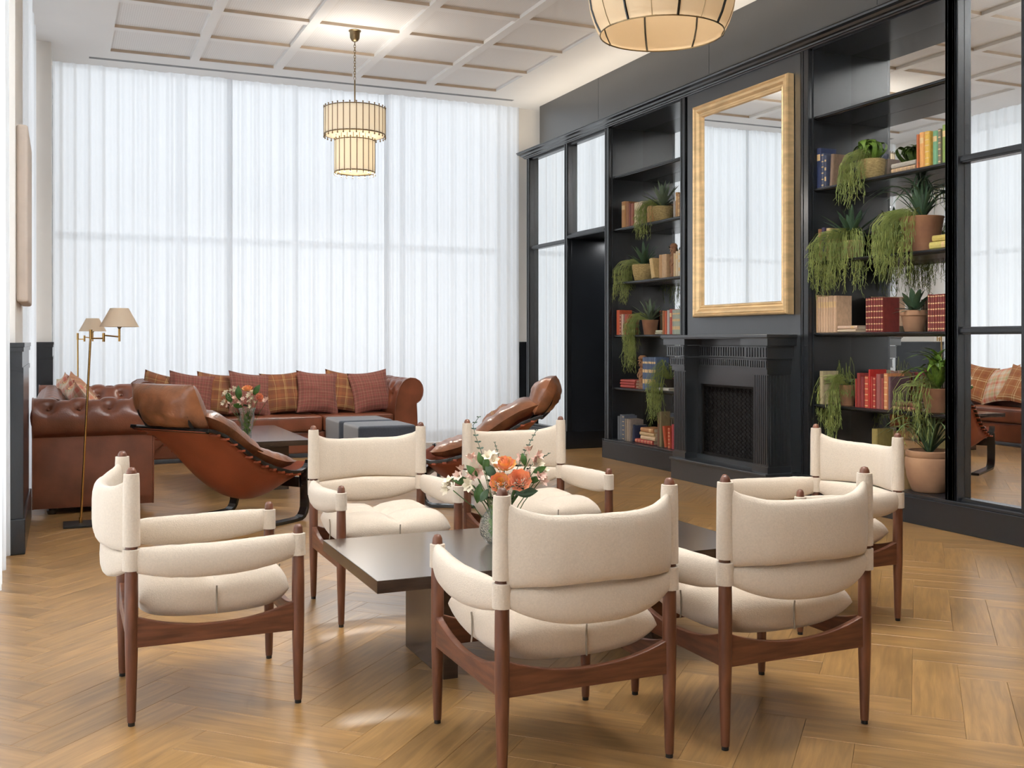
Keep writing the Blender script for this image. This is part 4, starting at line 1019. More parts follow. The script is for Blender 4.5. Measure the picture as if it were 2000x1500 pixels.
row(L, 1.797, [(1271, 1277, 505, (.52, .36, .15), 'plain', 'ochre book leaning to the right beside the straw pot', 1, -.22), (1286, 1290.5, 498, TAN, 'plain', 'slim tan book left of the carved figure'), (1291, 1300, 497, (.46, .30, .16), 'plain', 'thick tan book touching the carved figure'), (1314.5, 1318, 495, (.55, .40, .22), 'plain', 'cream-tan book right of the carved figure'), (1318.5, 1323, 491, (.56, .46, .30), 'title', 'cream book with a dark title, second from the right end'), (1323.5, 1328, 488, (.58, .50, .38), 'band', 'pale cream book at the right end')])
row(L, 1.262, [(1203, 1209, 606, ORR, 'plain', 'thick orange-red book at the left end'), (1209.5, 1212.5, 614, (.25, .06, .04), 'gilt', 'slim maroon book second from the left'), (1213, 1216.5, 614, (.42, .30, .22), 'plain', 'slim beige book third from the left'), (1217.5, 1221.5, 615, (.33, .05, .03), 'plain', 'dark red book leaning beside the trailing stems', 1, .10),
  (1293, 1297, 607, (.28, .10, .03), 'plain', 'brown book above the cream pair'), (1297.5, 1301.5, 608, ORR, 'plain', 'orange-red book sixth from the right end'), (1302, 1306, 606, (.38, .36, .34), 'plain', 'grey book in the right-hand row'), (1306.5, 1311.5, 604, (.36, .06, .04), 'title', 'tall red book in the right-hand row'), (1312.5, 1328, 605, (.30, .33, .27), 'band', 'five slim grey-green volumes', 5)])
stack(L, 1.262, 1279, 1292, [(.020, (.45, .42, .30), 'plain', 'lower of two small cream books lying flat'), (.018, (.50, .46, .34), 'plain', 'upper of two small cream books lying flat')])
stack(L, .727, 1211, 1239, [(.030, (.34, .05, .035), 'plain', 'bottom book of the flat red stack of three'), (.026, (.30, .04, .03), 'plain', 'middle book of the flat red stack of three'), (.026, (.36, .06, .045), 'plain', 'top book of the flat red stack of three')])
row(L, .727, [(1254, 1280, 698, (.07, .10, .17), 'band', 'seven cream-banded blue volumes', 7)])
stack(L, .727, 1283, 1306, [(.028, (.60, .56, .50), 'plain', 'white book lying flat right of the blue set')])
row(L, .195, [(1205, 1209.5, 813, GRY, 'plain', 'dark grey book at the left end'), (1210, 1214, 810, (.12, .13, .15), 'plain', 'grey book second from the left'), (1214.5, 1218.5, 812, (.09, .10, .13), 'gilt', 'blue-grey book third from the left'), (1219.5, 1223, 818, (.20, .16, .12), 'plain', 'taupe book fourth from the left'), (1223.5, 1227, 819, (.28, .21, .15), 'plain', 'beige book fifth from the left'), (1227.5, 1231, 820, (.22, .17, .14), 'plain', 'brown-grey book sixth from the left'), (1234, 1237.5, 830, NAV, 'plain', 'navy book leaning beside the flat stack', 1, .10)])
stack(L, .195, 1240, 1262, [(.040, (.40, .07, .05), 'gilt', 'red book at the bottom of the flat stack', 0, 12), (.040, (.56, .40, .24), 'plain', 'cream book second from the bottom of the flat stack', 10, 16), (.036, (.52, .36, .18), 'plain', 'tan book third from the bottom of the flat stack', 8, 14), (.042, (.42, .20, .08), 'title', 'orange-brown book on top of the flat stack', 10, 12)], .16)
row(L, .195, [(1297, 1300.5, 833, ORR, 'plain', 'orange book leaning left of the mantel', 1, -.20), (1303.5, 1308, 836, (.42, .06, .025), 'gilt', 'orange-red book upright left of the mantel'), (1311, 1317, 829, (.32, .035, .04), 'plain', 'crimson book touching the mantel')])
row(L, .195, [(1283, 1286.5, 806, (.14, .06, .03), 'plain', 'tall dark brown book behind the flat stack', 1, 0, .10), (1287, 1291, 804, (.20, .15, .07), 'plain', 'tall olive-brown book behind the flat stack', 1, 0, .10)])
Q = 'right'
row(Q, 2.345, [(1594, 1602, 290, (.02, .03, .085), 'title', 'tall royal blue book at the left end'), (1603, 1608, 300, (.07, .085, .13), 'gilt', 'grey-blue book second from the left'), (1609, 1613, 304, (.05, .06, .10), 'band', 'slim blue book third from the left'), (1619, 1625, 302, (.22, .14, .09), 'plain', 'brown book leaning with its dark cover showing', 1, .07),
  (1789, 1794, 263, (.42, .11, .03), 'plain', 'slim red-orange book left of the orange pair'), (1794.5, 1804, 259, (.62, .30, .09), 'title', 'orange book with a small dark label'), (1805, 1815, 257, (.60, .36, .06), 'gilt', 'yellow-orange book beside the green one'), (1820, 1830, 256, (.14, .30, .16), 'title', 'green book with a dark label'), (1831, 1837, 252, (.16, .14, .09), 'gilt', 'dark patterned book second from the right end'), (1839, 1846, 244, (.20, .27, .06), 'title', 'moss green book at the right end')])
stack(Q, 2.345, 1740, 1787, [(.030, (.45, .30, .18), 'gilt', 'lower of two silvery books lying flat'), (.034, (.38, .34, .28), 'plain', 'upper of two silvery books lying flat')], .16)
row(Q, 1.797, [(1597, 1603, 448, (.26, .11, .05), 'plain', 'brown book at the left end behind the stems'), (1604, 1610, 445, (.06, .04, .08), 'plain', 'dark plum book behind the stems'), (1613, 1620, 446, (.50, .38, .16), 'gilt', 'gold patterned book behind the stems')])
stack(Q, 1.797, 1815, 1850, [(.048, (.52, .42, .12), 'title', 'lower of two yellow books lying flat'), (.042, (.50, .38, .10), 'plain', 'upper of two yellow books lying flat', 4)], .16)
row(Q, 1.262, [(1588, 1596, 577, (.50, .32, .17), 'plain', 'tan book at the left end of the cream set'), (1596.5, 1632, 579, (.56, .37, .23), 'title', 'seven cream paper-bound volumes', 7), (1690, 1724, 582, (.17, .022, .016), 'gilt', 'seven burgundy volumes left of the aloe', 7), (1811, 1849, 575, (.19, .030, .022), 'gilt', 'eight burgundy volumes right of the aloe', 8)])
stack(Q, 1.262, 1635, 1672, [(.022, (.55, .42, .28), 'plain', 'lower of two cream books lying flat'), (.026, (.58, .40, .28), 'title', 'upper of two cream books lying flat')], .16)
row(Q, .727, [(1586, 1594, 709, (.34, .26, .12), 'plain', 'tall khaki book at the left end'), (1600, 1606, 725, (.40, .32, .18), 'plain', 'cream book with its pale cover showing'),
  (1669, 1672, 740, RED, 'plain', 'slim red book left of the dark red ones'), (1672.5, 1679, 729, (.24, .03, .025), 'plain', 'dark red book second in the red row'), (1680, 1686, 736, (.20, .03, .03), 'plain', 'wine red book third in the red row'), (1687, 1695, 735, (.44, .06, .03), 'gilt', 'scarlet book with a black label and gilt bands'), (1696, 1699, 722, (.42, .02, .015), 'plain', 'tall bright red book standing above the others'), (1699.5, 1703.5, 736, (.36, .03, .02), 'plain', 'red book just right of the tall bright red one'), (1704, 1709, 737, (.33, .035, .025), 'gilt', 'slim red gilt book in the middle of the red row'), (1710, 1719, 731, (.26, .08, .07), 'plain', 'dusty mauve book in the red row'), (1720, 1724, 739, (.28, .05, .04), 'plain', 'small brick-red book left of the orange one'), (1725, 1733, 730, (.50, .20, .08), 'gilt', 'orange-tan book at the right end of the red row'), (1734, 1739, 736, (.12, .06, .07), 'plain', 'dark plum book with a brown cover', 1, 0, .17)])
stack(Q, .727, 1742, 1796, [(.030, (.14, .035, .02), 'gilt', 'lower of two dark brown books lying flat'), (.028, (.16, .06, .03), 'plain', 'upper of two dark brown books lying flat', 6)], .15)
row(Q, .195, [(1583, 1589, 856, (.34, .15, .06), 'plain', 'orange-brown book at the left end behind a chair'), (1701, 1712, 838, (.26, .20, .06), 'plain', 'khaki book seen above the lounge chair'), (1748, 1754, 880, (.45, .34, .16), 'plain', 'tall cream book left of the big terracotta pot'), (1756, 1762, 884, (.42, .28, .12), 'plain', 'tan book touching the big terracotta pot')])

# carved wooden figures
def figure(label, px, z, h, w):
    y = Yof(px); t = thing('carved_figure', label, 'figurine', (XS + .05, y, z + .001))
    m = M(); m.lathe([(0, 0), (w * .95, 0), (w, .02), (w * .92, h * .10), (w * .75, h * .13), (w * .85, h * .20), (w * .95, h * .36), (w * .80, h * .50), (w * .95, h * .58), (w * .55, h * .64), (0, h * .65)], 14)
    m.obj('body', MAT['carved'], t, smooth=True)
    m = M(); m.lathe([(w * .5, h * .62), (w * .78, h * .68), (w * .86, h * .78), (w * .80, h * .87), (w * .98, h * .89), (w * 1.02, h * .94), (w * .6, h), (0, h)], 14)
    m.prism([(0, h * .72), (-w * 1.08, h * .74), (-w * .8, h * .83), (0, h * .83)], lambda p, q, s: (p, s, q), -w * .16, w * .16)
    m.box(-w * .92, -w * .5, -w * .62, w * .62, h * .835, h * .86); m.box(-w * .90, -w * .5, -w * .35, w * .35, h * .68, h * .70)
    m.obj('head', MAT['carved'], t)
    for s in (-1, 1):
        m = M(); m.tube([(-w * .2, s * w * .9, h * .56), (-w * .75, s * w * .95, h * .42), (-w * .98, s * w * .35, h * .34)], [w * .2, w * .18, w * .14], 8); m.obj('arm', MAT['carved'], t, smooth=True)
        m = M(); m.ball((-w * .80, s * w * .35, h * .79), w * .13, 6); m.obj('eye', MAT['glide'], t, smooth=True)
figure('carved wooden figure with a hat among books on the second shelf, left bookcase', 1307, 1.797, .315, .036)
figure('carved wooden totem figure left of the blue volumes in the left bookcase', 1247, .727, .33, .045)

# ============================================================ POTTED PLANTS
def pot(t, kind, r, h, mat):
    m = M()
    if kind == 'rim': pf = [(0, 0), (r * .62, 0), (r * .68, h * .03), (r * .90, h * .74), (r * 1.0, h * .76), (r * 1.02, h * .97), (r, h), (r * .90, h), (r * .86, h * .9), (0, h * .9)]
    elif kind == 'plain': pf = [(0, 0), (r * .70, 0), (r * .74, h * .03), (r * .97, h * .95), (r, h * .97), (r, h), (r * .9, h), (r * .88, h * .9), (0, h * .9)]
    elif kind == 'belly': pf = [(0, 0), (r * .66, 0), (r * .72, h * .03), (r * .92, h * .35), (r * 1.0, h * .62), (r * .99, h * .80), (r * .94, h * .84), (r * .98, h * .87), (r * .98, h * .98), (r * .93, h), (r * .84, h), (r * .84, h * .9), (0, h * .9)]
    else: pf = [(0, 0), (r * .72, 0), (r * .78, h * .04), (r * .92, h * .4), (r * 1.0, h * .8), (r * 1.0, h * .97), (r * .94, h), (r * .9, h * .98), (r * .88, h * .9), (0, h * .9)]
    m.lathe(pf, 28); p = m.obj('pot', MAT[mat], t, smooth=True)
    m = M(); m.lathe([(r * .86, h * .90), (r * .5, h * .93), (0, h * .94)], 20); m.obj('soil', MAT['soil'], t, smooth=True)
def trailing(t, c, az, ln, n, out, seed, rt=.0017, lift=.05, mat='leafr'):
    rr = random.Random(seed); m = M()
    for k in range(n):
        a = rr.uniform(*az); L_ = ln[0] + (ln[1] - ln[0]) * rr.random() ** 1.5; o = rr.uniform(*out)
        d = Vector((math.cos(a), math.sin(a), 0)); s = Vector((-d.y, d.x, 0))
        p = Vector(c) + d * rr.uniform(0, .04) + s * rr.uniform(-.03, .03); li = rr.uniform(.2, 1.6) * lift
        sw = rr.uniform(-.05, .05); pts = [p, p + d * o * .4 + ZV * li, p + d * o * .8 + ZV * li * .7 + s * sw * .2, p + d * o + s * sw * .4 - ZV * .03]
        q = pts[-1]; nseg = max(2, int(L_ / .05)); ph = rr.random() * 6
        for i in range(nseg):
            q = q + Vector((rr.uniform(-.009, .009), rr.uniform(-.012, .012), -L_ / nseg)); q = q + d * rr.uniform(-.002, .005); pts.append(q)
        m.tube(pts, rt, 3, cap=False)
        for i in range(3, len(pts)):
            for b in range(2):
                if rr.random() < .85:
                    e = Vector((rr.uniform(-1, 1), rr.uniform(-1, 1), rr.uniform(-1.7, -.6))).normalized(); l_ = rr.uniform(.025, .055)
                    a1 = pts[i] + e * l_ * .5; a2 = a1 + (e + Vector((rr.uniform(-.4, .4), rr.uniform(-.4, .4), -.5))).normalized() * l_ * .5
                    m.tube([pts[i], a1, a2], rt * .85, 3, cap=False)
    return m.obj('trailing_stems', MAT[mat], t, kind='stuff')
LEAFM = {}
def leaf_mesh(kind, mat):
    key = (kind, mat)
    if key in LEAFM: return LEAFM[key]
    m = M(); n = 7
    # unit length along +x, width 1 scaled by object scale y, bend built in
    for_ = {'agave': (lambda u: (.75 + .5 * u) * (1 - u ** 3) ** .8, lambda u: .04 * math.sin(PI * u), .35), 'strap': (lambda u: (1 - u ** 2.5) ** .7, lambda u: .42 * math.sin(PI * u * .62) - .80 * max(0, u - .35) ** 1.7 * 1.1, .22),
            'curl': (lambda u: (1 - u ** 3) ** .6, lambda u: .0, .2), 'broad': (lambda u: math.sin(PI * min(1, u * .97 + .03)) ** .75, lambda u: .12 * math.sin(PI * u), .2)}[kind]
    w, zf, fold = for_
    n = 16 if kind == 'curl' else 9
    def fn(u, v):
        s = (-1 + 2 * v); ww = .5 * w(u)
        if kind == 'curl':
            a = u * 5.2; R0 = .30 * (1 - .35 * u); x = R0 * math.sin(a) + .25 * u; z = R0 * (1 - math.cos(a)); return (x, s * ww, z)
        x = u * (1 - .12 * (kind == 'strap') * u); z = zf(u)
        return (x, s * ww, z + fold * abs(s) * ww * .15)
    m.grid(fn, n, 2)
    me = bpy.data.meshes.new('leaf'); me.from_pydata(m.v, [], m.f)
    for p in me.polygons: p.use_smooth = True
    me.materials.append(MAT[mat]); LEAFM[key] = me; return me
def leaves(t, kind, mat, c, n, ln, wd, el, seed, az=(0, 6.283), roll=0, name='leaf'):
    rr = random.Random(seed); me = leaf_mesh(kind, mat)
    for k in range(n):
        o = bpy.data.objects.new(name, me); COL.objects.link(o); o.parent = t
        f = k / max(1, n - 1); a = az[0] + (az[1] - az[0]) * ((k * .381966) % 1 if az == (0, 6.283) else rr.random()); e = el[0] + (el[1] - el[0]) * (f if az == (0, 6.283) else rr.random()) + rr.uniform(-.12, .12)
        L_ = rr.uniform(*ln); r0 = Vector(c) + Vector((math.cos(a), math.sin(a), 0)) * .008
        o.location = r0; o.rotation_euler = (rr.uniform(-roll, roll), -e, a); o.scale = (L_, rr.uniform(*wd), L_)
def plant(label, px, z, pk, r, h, pm_, xoff=0.0, cat='plant'):
    x = 5.335 + xoff; y = onX(px, 666, x)[1]
    t = thing('potted_plant', label, cat, (x, y, z + .001)); pot(t, pk, r, h, pm_); return t
LEFTD = (PI * .50, PI * 1.02)     # towards the far end of the shelf and into the room
FRONT = (PI * .80, PI * 1.2)
# left bookcase
t = plant('basket pot with spiky agave and trailing stems on the first book shelf, left bookcase', 1294, 2.345, 'basket', .105, .155, 'straw')
leaves(t, 'agave', 'leafg', (0, 0, .14), 26, (.18, .29), (.030, .044), (.25, 1.45), 1); trailing(t, (0, 0, .15), (PI * .55, PI * 1.05), (.08, .26), 62, (.14, .24), 2)
t = plant('round straw pot with agave and a trailing cactus on the second book shelf, left bookcase', 1258, 1.797, 'basket', .120, .165, 'straw')
leaves(t, 'agave', 'leafd', (0, 0, .15), 24, (.15, .26), (.028, .042), (.2, 1.4), 3); trailing(t, (0, 0, .15), (PI * .50, PI * .80), (.10, .32), 77, (.16, .30), 4)
t = plant('terracotta pot with narrow agave leaves and long trailing stems, third shelf, left bookcase', 1270, 1.262, 'plain', .085, .145, 'terra')
leaves(t, 'agave', 'leafg', (0, 0, .13), 26, (.15, .24), (.022, .034), (.4, 1.5), 5); trailing(t, (0, 0, .14), (PI * .55, PI * .95), (.16, .46), 84, (.14, .24), 6)
t = plant('trailing cactus in a dark pot beside the mantel, fourth shelf, left bookcase', 1310, .727, 'plain', .075, .11, 'soil')
trailing(t, (0, 0, .11), (PI * .55, PI * 1.2), (.10, .38), 84, (.12, .20), 7, lift=.12); leaves(t, 'strap', 'leafr', (0, 0, .10), 12, (.16, .24), (.008, .012), (.3, 1.3), 71)
# right bookcase
t = plant('basket pot with curling bright leaves on the first book shelf, right bookcase', 1702, 2.345, 'basket', .098, .155, 'straw')
leaves(t, 'curl', 'leafb', (0, 0, .14), 30, (.22, .34), (.024, .036), (.1, 1.2), 8, roll=.7); trailing(t, (0, 0, .15), (PI * .70, PI * 1.15), (.10, .30), 77, (.13, .20), 9)
t = plant('big terracotta pot with long arching leaves on the second book shelf, right bookcase', 1800, 1.797, 'plain', .145, .235, 'terra', -.02)
leaves(t, 'strap', 'leafd', (0, 0, .22), 44, (.32, .48), (.014, .024), (.15, 1.4), 10); leaves(t, 'agave', 'leafd', (0, 0, .22), 8, (.16, .24), (.03, .04), (.7, 1.4), 101)
trailing(t, (0, 0, .22), (PI * .50, PI * .92), (.15, .36), 118, (.17, .30), 11); trailing(t, (0, 0, .23), (PI * .96, PI * 1.10), (.20, .42), 23, (.145, .165), 12)
t = plant('agave with a wide curtain of trailing stems on the second book shelf, right bookcase', 1663, 1.797, 'basket', .085, .14, 'straw')
leaves(t, 'agave', 'leafd', (0, 0, .15), 28, (.18, .31), (.028, .044), (.2, 1.4), 13); trailing(t, (0, 0, .15), (PI * .55, PI * 1.40), (.12, .38), 182, (.12, .27), 14)
t = plant('terracotta pot with a thick-leaved aloe between burgundy books, right bookcase', 1785, 1.262, 'rim', .092, .145, 'terrap', -.02)
leaves(t, 'agave', 'leafd', (0, 0, .13), 14, (.12, .19), (.045, .060), (.5, 1.3), 15); leaves(t, 'agave', 'leafg', (0, 0, .145), 16, (.11, .15), (.020, .030), (-.15, .15), 16)
t = plant('small pot with two hanging tails of green stems on the fourth shelf, right bookcase', 1655, .727, 'plain', .062, .15, 'terra', -.05)
trailing(t, (0, 0, .15), (PI * .48, PI * .62), (.14, .30), 49, (.17, .24), 17); trailing(t, (0, 0, .15), (PI * .95, PI * 1.08), (.22, .40), 42, (.10, .14), 18); leaves(t, 'broad', 'leafg', (0, 0, .15), 14, (.06, .11), (.03, .045), (-.1, .6), 19)
trailing(t, (0, 0, .15), (0, 6.28), (.0, .03), 18, (.03, .08), 191, lift=.13)
t = plant('terracotta pot with glossy bright strap leaves on the fourth shelf, right bookcase', 1830, .727, 'plain', .100, .16, 'terra', -.04)
leaves(t, 'strap', 'leafb', (0, 0, .15), 46, (.24, .38), (.030, .042), (.2, 1.4), 20); trailing(t, (0, 0, .16), (PI * .42, PI * .70), (.12, .34), 22, (.17, .27), 21); trailing(t, (0, 0, .16), (PI * .92, PI * 1.15), (.12, .36), 20, (.13, .17), 22)
t = plant('large pale terracotta pot with arching spider-like leaves on the bottom shelf, right bookcase', 1815, .195, 'belly', .155, .275, 'terrap', -.02)
leaves(t, 'strap', 'leafs', (0, 0, .25), 56, (.34, .52), (.012, .019), (.2, 1.4), 23); leaves(t, 'agave', 'leafd', (0, 0, .25), 9, (.14, .20), (.03, .04), (.5, 1.3), 231)

# ============================================================ FLOWERS IN GLASS VASES
def vase(label, c, s, tall):
    t = thing('vase', label, 'vase', c)
    if tall: pf = [(.030, 0), (.034, .006), (.034, .05), (.045, .11), (.056, .155), (.052, .19), (.058, .215), (.066, .232)]
    else: pf = [(.030, 0), (.052, .006), (.074, .035), (.080, .065), (.072, .10), (.050, .13), (.044, .145), (.052, .168), (.072, .190)]
    pf = [(a * s, b * s) for a, b in pf]
    m = M(); inner = [(a - .0035, b + (.006 if i < 2 else 0)) for i, (a, b) in enumerate(pf)]
    m.lathe([(0, 0)] + pf + inner[::-1] + [(0, inner[0][1])], 32); m.obj('glass_body', MAT['glass'], t, smooth=True); return t, pf[-1][1]
def stem_to(t, a, b, r=.0022):
    a = Vector(a); b = Vector(b); m = M(); mid = a.lerp(b, .5) + Vector((0, 0, .02)); m.tube([a, mid, b], r, 5); m.obj('stem', MAT['leaff'], t, smooth=True)
def ranunculus(label, base, p, r, m1, m2, seed, face=None, grp=None):
    t = thing('flower', label, 'flower', base, 0, grp); b = Vector(base); q = Vector(p) - b; rr = random.Random(seed)
    ax = (face or (TV * .8 + ZV * .5)).normalized(); x = ax.orthogonal().normalized(); y = ax.cross(x)
    stem_to(t, (0, 0, .01), q - ax * r * .3)
    for ring, (n, rad, hgt, mt, tilt) in enumerate([(5, .16, .52, m1, 1.4), (6, .34, .50, m1, 1.2), (8, .54, .42, m2, 1.0), (9, .74, .30, m1, .8), (9, .94, .12, m2, .5)]):
        m = M()
        for k in range(n):
            a = 2 * PI * (k + rr.random() * .4) / n + ring
            def fn(u, v):
                w = (-1 + 2 * v) * (1.25 * PI / n); up = u
                R_ = r * rad * (.55 + .45 * up ** .5 * (1 + .15 * math.cos(w * n))) ; h_ = r * (hgt * up ** .8 - .25 * (1 - up) + .05 * math.cos(w * n * .8))
                d = x * math.cos(a + w * (.5 + .5 * up)) + y * math.sin(a + w * (.5 + .5 * up))
                return tuple(q + d * R_ + ax * h_)
            m.grid(fn, 3, 4)
        m.obj('petal_ring', MAT[mt], t, smooth=True)
    return t
def lily(label, base, p, s, mt, seed, n=4, grp=None):
    t = thing('flower', label, 'flower', base, 0, grp); b = Vector(base); q = Vector(p) - b; rr = random.Random(seed)
    stem_to(t, (0, 0, .01), q - ZV * s * .4, .0018)
    for k in range(n):
        off = Vector((rr.uniform(-1, 1), rr.uniform(-1, 1), rr.uniform(-.6, .8))) * s * .75
        ax = (off.normalized() + TV * .5 + ZV * .5).normalized(); x = ax.orthogonal().normalized(); y = ax.cross(x); m = M(); f = q + off
        for j in range(6):
            a = 2 * PI * j / 6 + rr.random() * .3
            d = x * math.cos(a) + y * math.sin(a); sd = ax.cross(d)
            def fn(u, v):
                w = (-1 + 2 * v) * .20 * s * math.sin(PI * min(1, .15 + u * .85)) * 1.3
                return tuple(f + ax * s * (.62 * u - .10 * u * u) + d * s * (.12 + .50 * u ** 1.6) + sd * w)
            m.grid(fn, 4, 2)
        m.tube([f - ax * s * .3, f + ax * s * .1], s * .06, 5); m.obj('bloom', MAT[mt], t, smooth=True)
    return t
def euc(label, base, pts, grp=None, s=.02):
    t = thing('eucalyptus_sprig', label, 'plant', base, 0, grp); b = Vector(base); P_ = [Vector(p) - b for p in pts]
    m = M(); m.tube([Vector((0, 0, .01))] + P_, .0014, 5); m.obj('stem', MAT['euc'], t, smooth=True)
    rp, tot = resamp(P_, 12); m = M(); rr = random.Random(5)
    for i in range(0, 12):
        for sd in (-1, 1):
            d = (rp[min(11, i + 1)] - rp[max(0, i - 1)]).normalized(); sz = s * (1.1 - .055 * i)
            e = (RV * sd + ZV * .25 + TV * rr.uniform(-.6, .6)).normalized(); w = e.cross(TV).normalized()
            def fn(u, v): return tuple(rp[i] + e * sz * u + (w * .6 + TV * .3).normalized() * (-1 + 2 * v) * sz * .30 * math.sin(PI * min(1, u * .9 + .1)))
            m.grid(fn, 3, 2)
    m.obj('leaf_pairs', MAT['euc'], t, smooth=True, kind='stuff'); return t
def sprig(label, base, p, d, s, mat='leaff', grp=None):
    t = thing('leaf_sprig', label, 'leaf', base, 0, grp); b = Vector(base); q = Vector(p) - b; d = Vector(d).normalized()
    stem_to(t, (0, 0, .01), q, .0016); w = d.cross(TV).normalized(); m = M()
    m.grid(lambda u, v: tuple(q + d * s * u + w * (-1 + 2 * v) * s * .24 * math.sin(PI * min(1, u * .93 + .07)) + TV * s * .12 * math.sin(PI * u) + TV * .1 * s * abs(-1 + 2 * v) * .3), 8, 4)
    m.obj('leaf', MAT[mat], t, smooth=True, solid=.0008); return t
vc = Vector((1.545, 3.66, .4205)); vt, vh = vase('crackled glass vase with flowers on the near dark table', vc, 1.0, False)
rim = vc + ZV * vh; PXM = .00202
def near(dx, dy, dep=0): return rim + RV * ((dx - 972) * PXM) + ZV * ((963 - dy) * PXM) + TV * dep
gA = 'flowers in the near glass vase'
inv = lambda k: vc + ZV * .012 + Vector((.018 * math.cos(k), .018 * math.sin(k), 0))
ranunculus('orange and yellow ranunculus at the top of the near bouquet', inv(1), near(981, 903, .05), .047, 'orange', 'yellow', 1, grp=gA, face=TV * .5 + ZV)
ranunculus('yellow-centred orange ranunculus at the lower middle of the near bouquet', inv(2), near(974, 936, .085), .045, 'yellow', 'orange', 2, grp=gA)
ranunculus('full coral ranunculus at the right front of the near bouquet', inv(3), near(1009, 931, .085), .048, 'orange', 'orange', 3, grp=gA)
for i, (a, b_, s, mt, lb) in enumerate([(925, 908, .034, 'pink', 'pink alstroemeria cluster at the upper left of the near bouquet'), (903, 924, .028, 'pink', 'pink alstroemeria bloom at the far left middle of the near bouquet'), (922, 936, .030, 'cream', 'cream alstroemeria at the lower left centre of the near bouquet'), (955, 900, .030, 'cream', 'cream alstroemeria left of the top orange flower in the near bouquet'), (884, 946, .030, 'cream', 'cream-pink lily cluster drooping at the left edge of the near bouquet'),
        (1029, 886, .030, 'pink', 'pale pink buds at the upper right of the near bouquet'), (1030, 907, .030, 'cream', 'cream blooms right of the coral flower in the near bouquet'), (1040, 928, .028, 'pink', 'blush blooms at the lower right of the near bouquet'), (1054, 922, .022, 'cream', 'small pale bud at the right edge of the near bouquet')]):
    lily(lb, inv(4 + i), near(a, b_, .03), s * 1.25, mt, 30 + i, 4 if i != 8 else 2, gA)
euc('eucalyptus sprig curving up at the left of the near bouquet', inv(20), [near(960, 950), near(941, 893), near(927, 855), near(921, 832), near(932, 816)], gA)
euc('short eucalyptus sprig in the middle of the near bouquet', inv(21), [near(975, 950, -.04), near(969, 890, -.04), near(962, 866, -.04)], gA, .012)
euc('tall eucalyptus sprig at the right of the near bouquet', inv(22), [near(990, 950, -.02), near(1016, 890, -.02), near(1042, 842, -.02)], gA, .018)
euc('low eucalyptus sprig pointing right in the near bouquet', inv(23), [near(1000, 945), near(1035, 905), near(1066, 885)], gA, .014)
for i, (a, b_, d, s, mt, lb) in enumerate([(935, 940, RV * -.15 - ZV, .075, 'leaff', 'bright green leaf hanging at the lower left of the near bouquet'), (915, 935, RV * -1 + ZV * .15, .07, 'leaff', 'green leaf pointing left in the near bouquet'), (965, 930, RV * -.4 + ZV * .6, .075, 'leafd', 'dark round leaf in the middle of the near bouquet'), (940, 905, RV * -.3 + ZV, .055, 'leaff', 'small upright green leaf left in the near bouquet'), (1035, 918, RV * .9 + ZV * .4, .055, 'leaff', 'green leaf at the right of the near bouquet'), (1000, 955, RV * 1 + ZV * .05, .14, 'leafd', 'long thin blade reaching right from the near bouquet'), (1020, 905, RV * -.2 + ZV * .8, .05, 'leaff', 'small green leaf behind the coral flower in the near bouquet'), (950, 950, RV * -.4 - ZV * .6 + TV * .4, .06, 'leafd', 'dark leaf over the vase rim in the near bouquet'), (930, 925, RV * -.5 + ZV * .5, .06, 'leaff', 'small green leaf between the pink blooms of the near bouquet'), (1000, 950, RV * .6 + ZV * .1 + TV * .4, .06, 'leafd', 'dark leaf under the coral flower of the near bouquet'), (975, 955, -ZV * .5 + TV, .05, 'leaff', 'leaf folded over the front of the near vase rim'), (1025, 935, RV * .7 + ZV * .2, .055, 'leaff', 'green leaf low on the right of the near bouquet'), (945, 915, RV * .1 + ZV * .9, .06, 'leaff', 'upright leaf behind the cream blooms of the near bouquet')]):
    sprig(lb, inv(30 + i), near(a, b_, .05), d, s if i != 5 else .09, mt, gA)
def filling(label, c, n, r, h0, dh):
    m = M()
    for i in range(n):
        b = c + ZV * (h0 + dh * i); a = i * 2.4; d = Vector((math.cos(a), math.sin(a), .8)).normalized(); w = d.cross(TV).normalized()
        q = b + Vector((r * math.cos(a + 2), r * math.sin(a + 2), 0))
        m.grid(lambda u, v: tuple(q + d * .045 * u + w * (-1 + 2 * v) * .045 * .26 * math.sin(PI * min(1, u * .93 + .07))), 6, 3)
    o = m.obj('submerged_foliage', MAT['leafb'], None, smooth=True, kind='stuff'); tag(o, label, 'foliage'); return o
filling('green leaves packed inside the crackled near vase', vc, 22, .035, .015, .0055)
vc2 = Vector((1.36, 8.42, .4205)); vt2, vh2 = vase('clear glass vase with flowers on the far coffee table', vc2, 1.05, True)
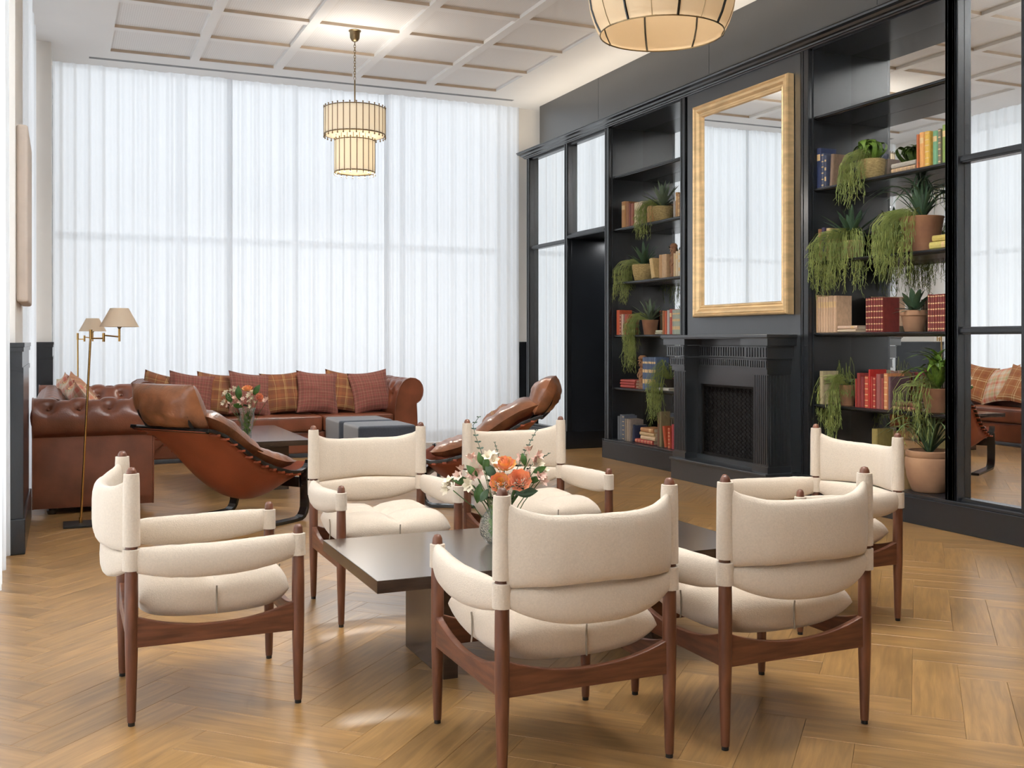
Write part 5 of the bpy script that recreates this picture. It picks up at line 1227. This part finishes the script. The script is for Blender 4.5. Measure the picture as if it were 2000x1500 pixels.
rim2 = vc2 + ZV * vh2; inv2 = lambda k: vc2 + ZV * .012 + Vector((.015 * math.cos(k), .015 * math.sin(k), 0))
def far(dx, dy, dep=0): return rim2 + RV * ((dx - 482) * .0041) + ZV * ((801 - dy) * .0041) + TV * dep
gB = 'flowers in the far glass vase'
ranunculus('orange ranunculus at the top of the far bouquet', inv2(1), far(484, 763, .02), .045, 'orange', 'yellow', 5, grp=gB, face=TV * .4 + ZV)
ranunculus('orange ranunculus at the right of the far bouquet', inv2(2), far(509, 780, .05), .040, 'orange', 'orange', 6, grp=gB, face=RV * .8 + TV * .6 + ZV * .3)
for i, (a, b_, s, mt, lb) in enumerate([(456, 764, .034, 'cream', 'white bloom at the upper left of the far bouquet'), (443, 774, .034, 'cream', 'white bloom at the left edge of the far bouquet'), (441, 788, .034, 'cream', 'pale bloom at the lower left of the far bouquet'), (459, 787, .036, 'pink', 'pink bloom left of centre in the far bouquet'), (476, 787, .036, 'pink', 'peach bloom in the centre of the far bouquet'), (452, 795, .032, 'pink', 'small pink bloom low in the far bouquet'), (493, 775, .038, 'cream', 'cream bloom between the two orange flowers of the far bouquet'), (495, 793, .034, 'cream', 'pale green-cream bloom low right in the far bouquet'), (519, 788, .034, 'pink', 'pale pink bloom at the right edge of the far bouquet')]):
    lily(lb, inv2(4 + i), far(a, b_, .02), s, mt, 60 + i, 4, gB)
for i, (a, b_, d, s, lb) in enumerate([(470, 785, ZV * 1 - RV * .1, .12, 'green leaf upright in the middle of the far bouquet'), (455, 790, ZV * .9 - RV * .5, .10, 'green leaf at the left of the far bouquet'), (497, 775, ZV * .8 + RV * .5, .10, 'green leaf at the upper right of the far bouquet'), (485, 798, ZV * .3 + TV, .09, 'dark green leaf over the rim of the far vase'), (475, 798, ZV * .2 - RV * .5 + TV * .6, .09, 'dark green leaf low left on the far vase')]):
    sprig(lb, inv2(20 + i), far(a, b_, .03), d, s, 'leaff', gB)
filling('green leaves and stems inside the clear far vase', vc2, 14, .018, .03, .012)
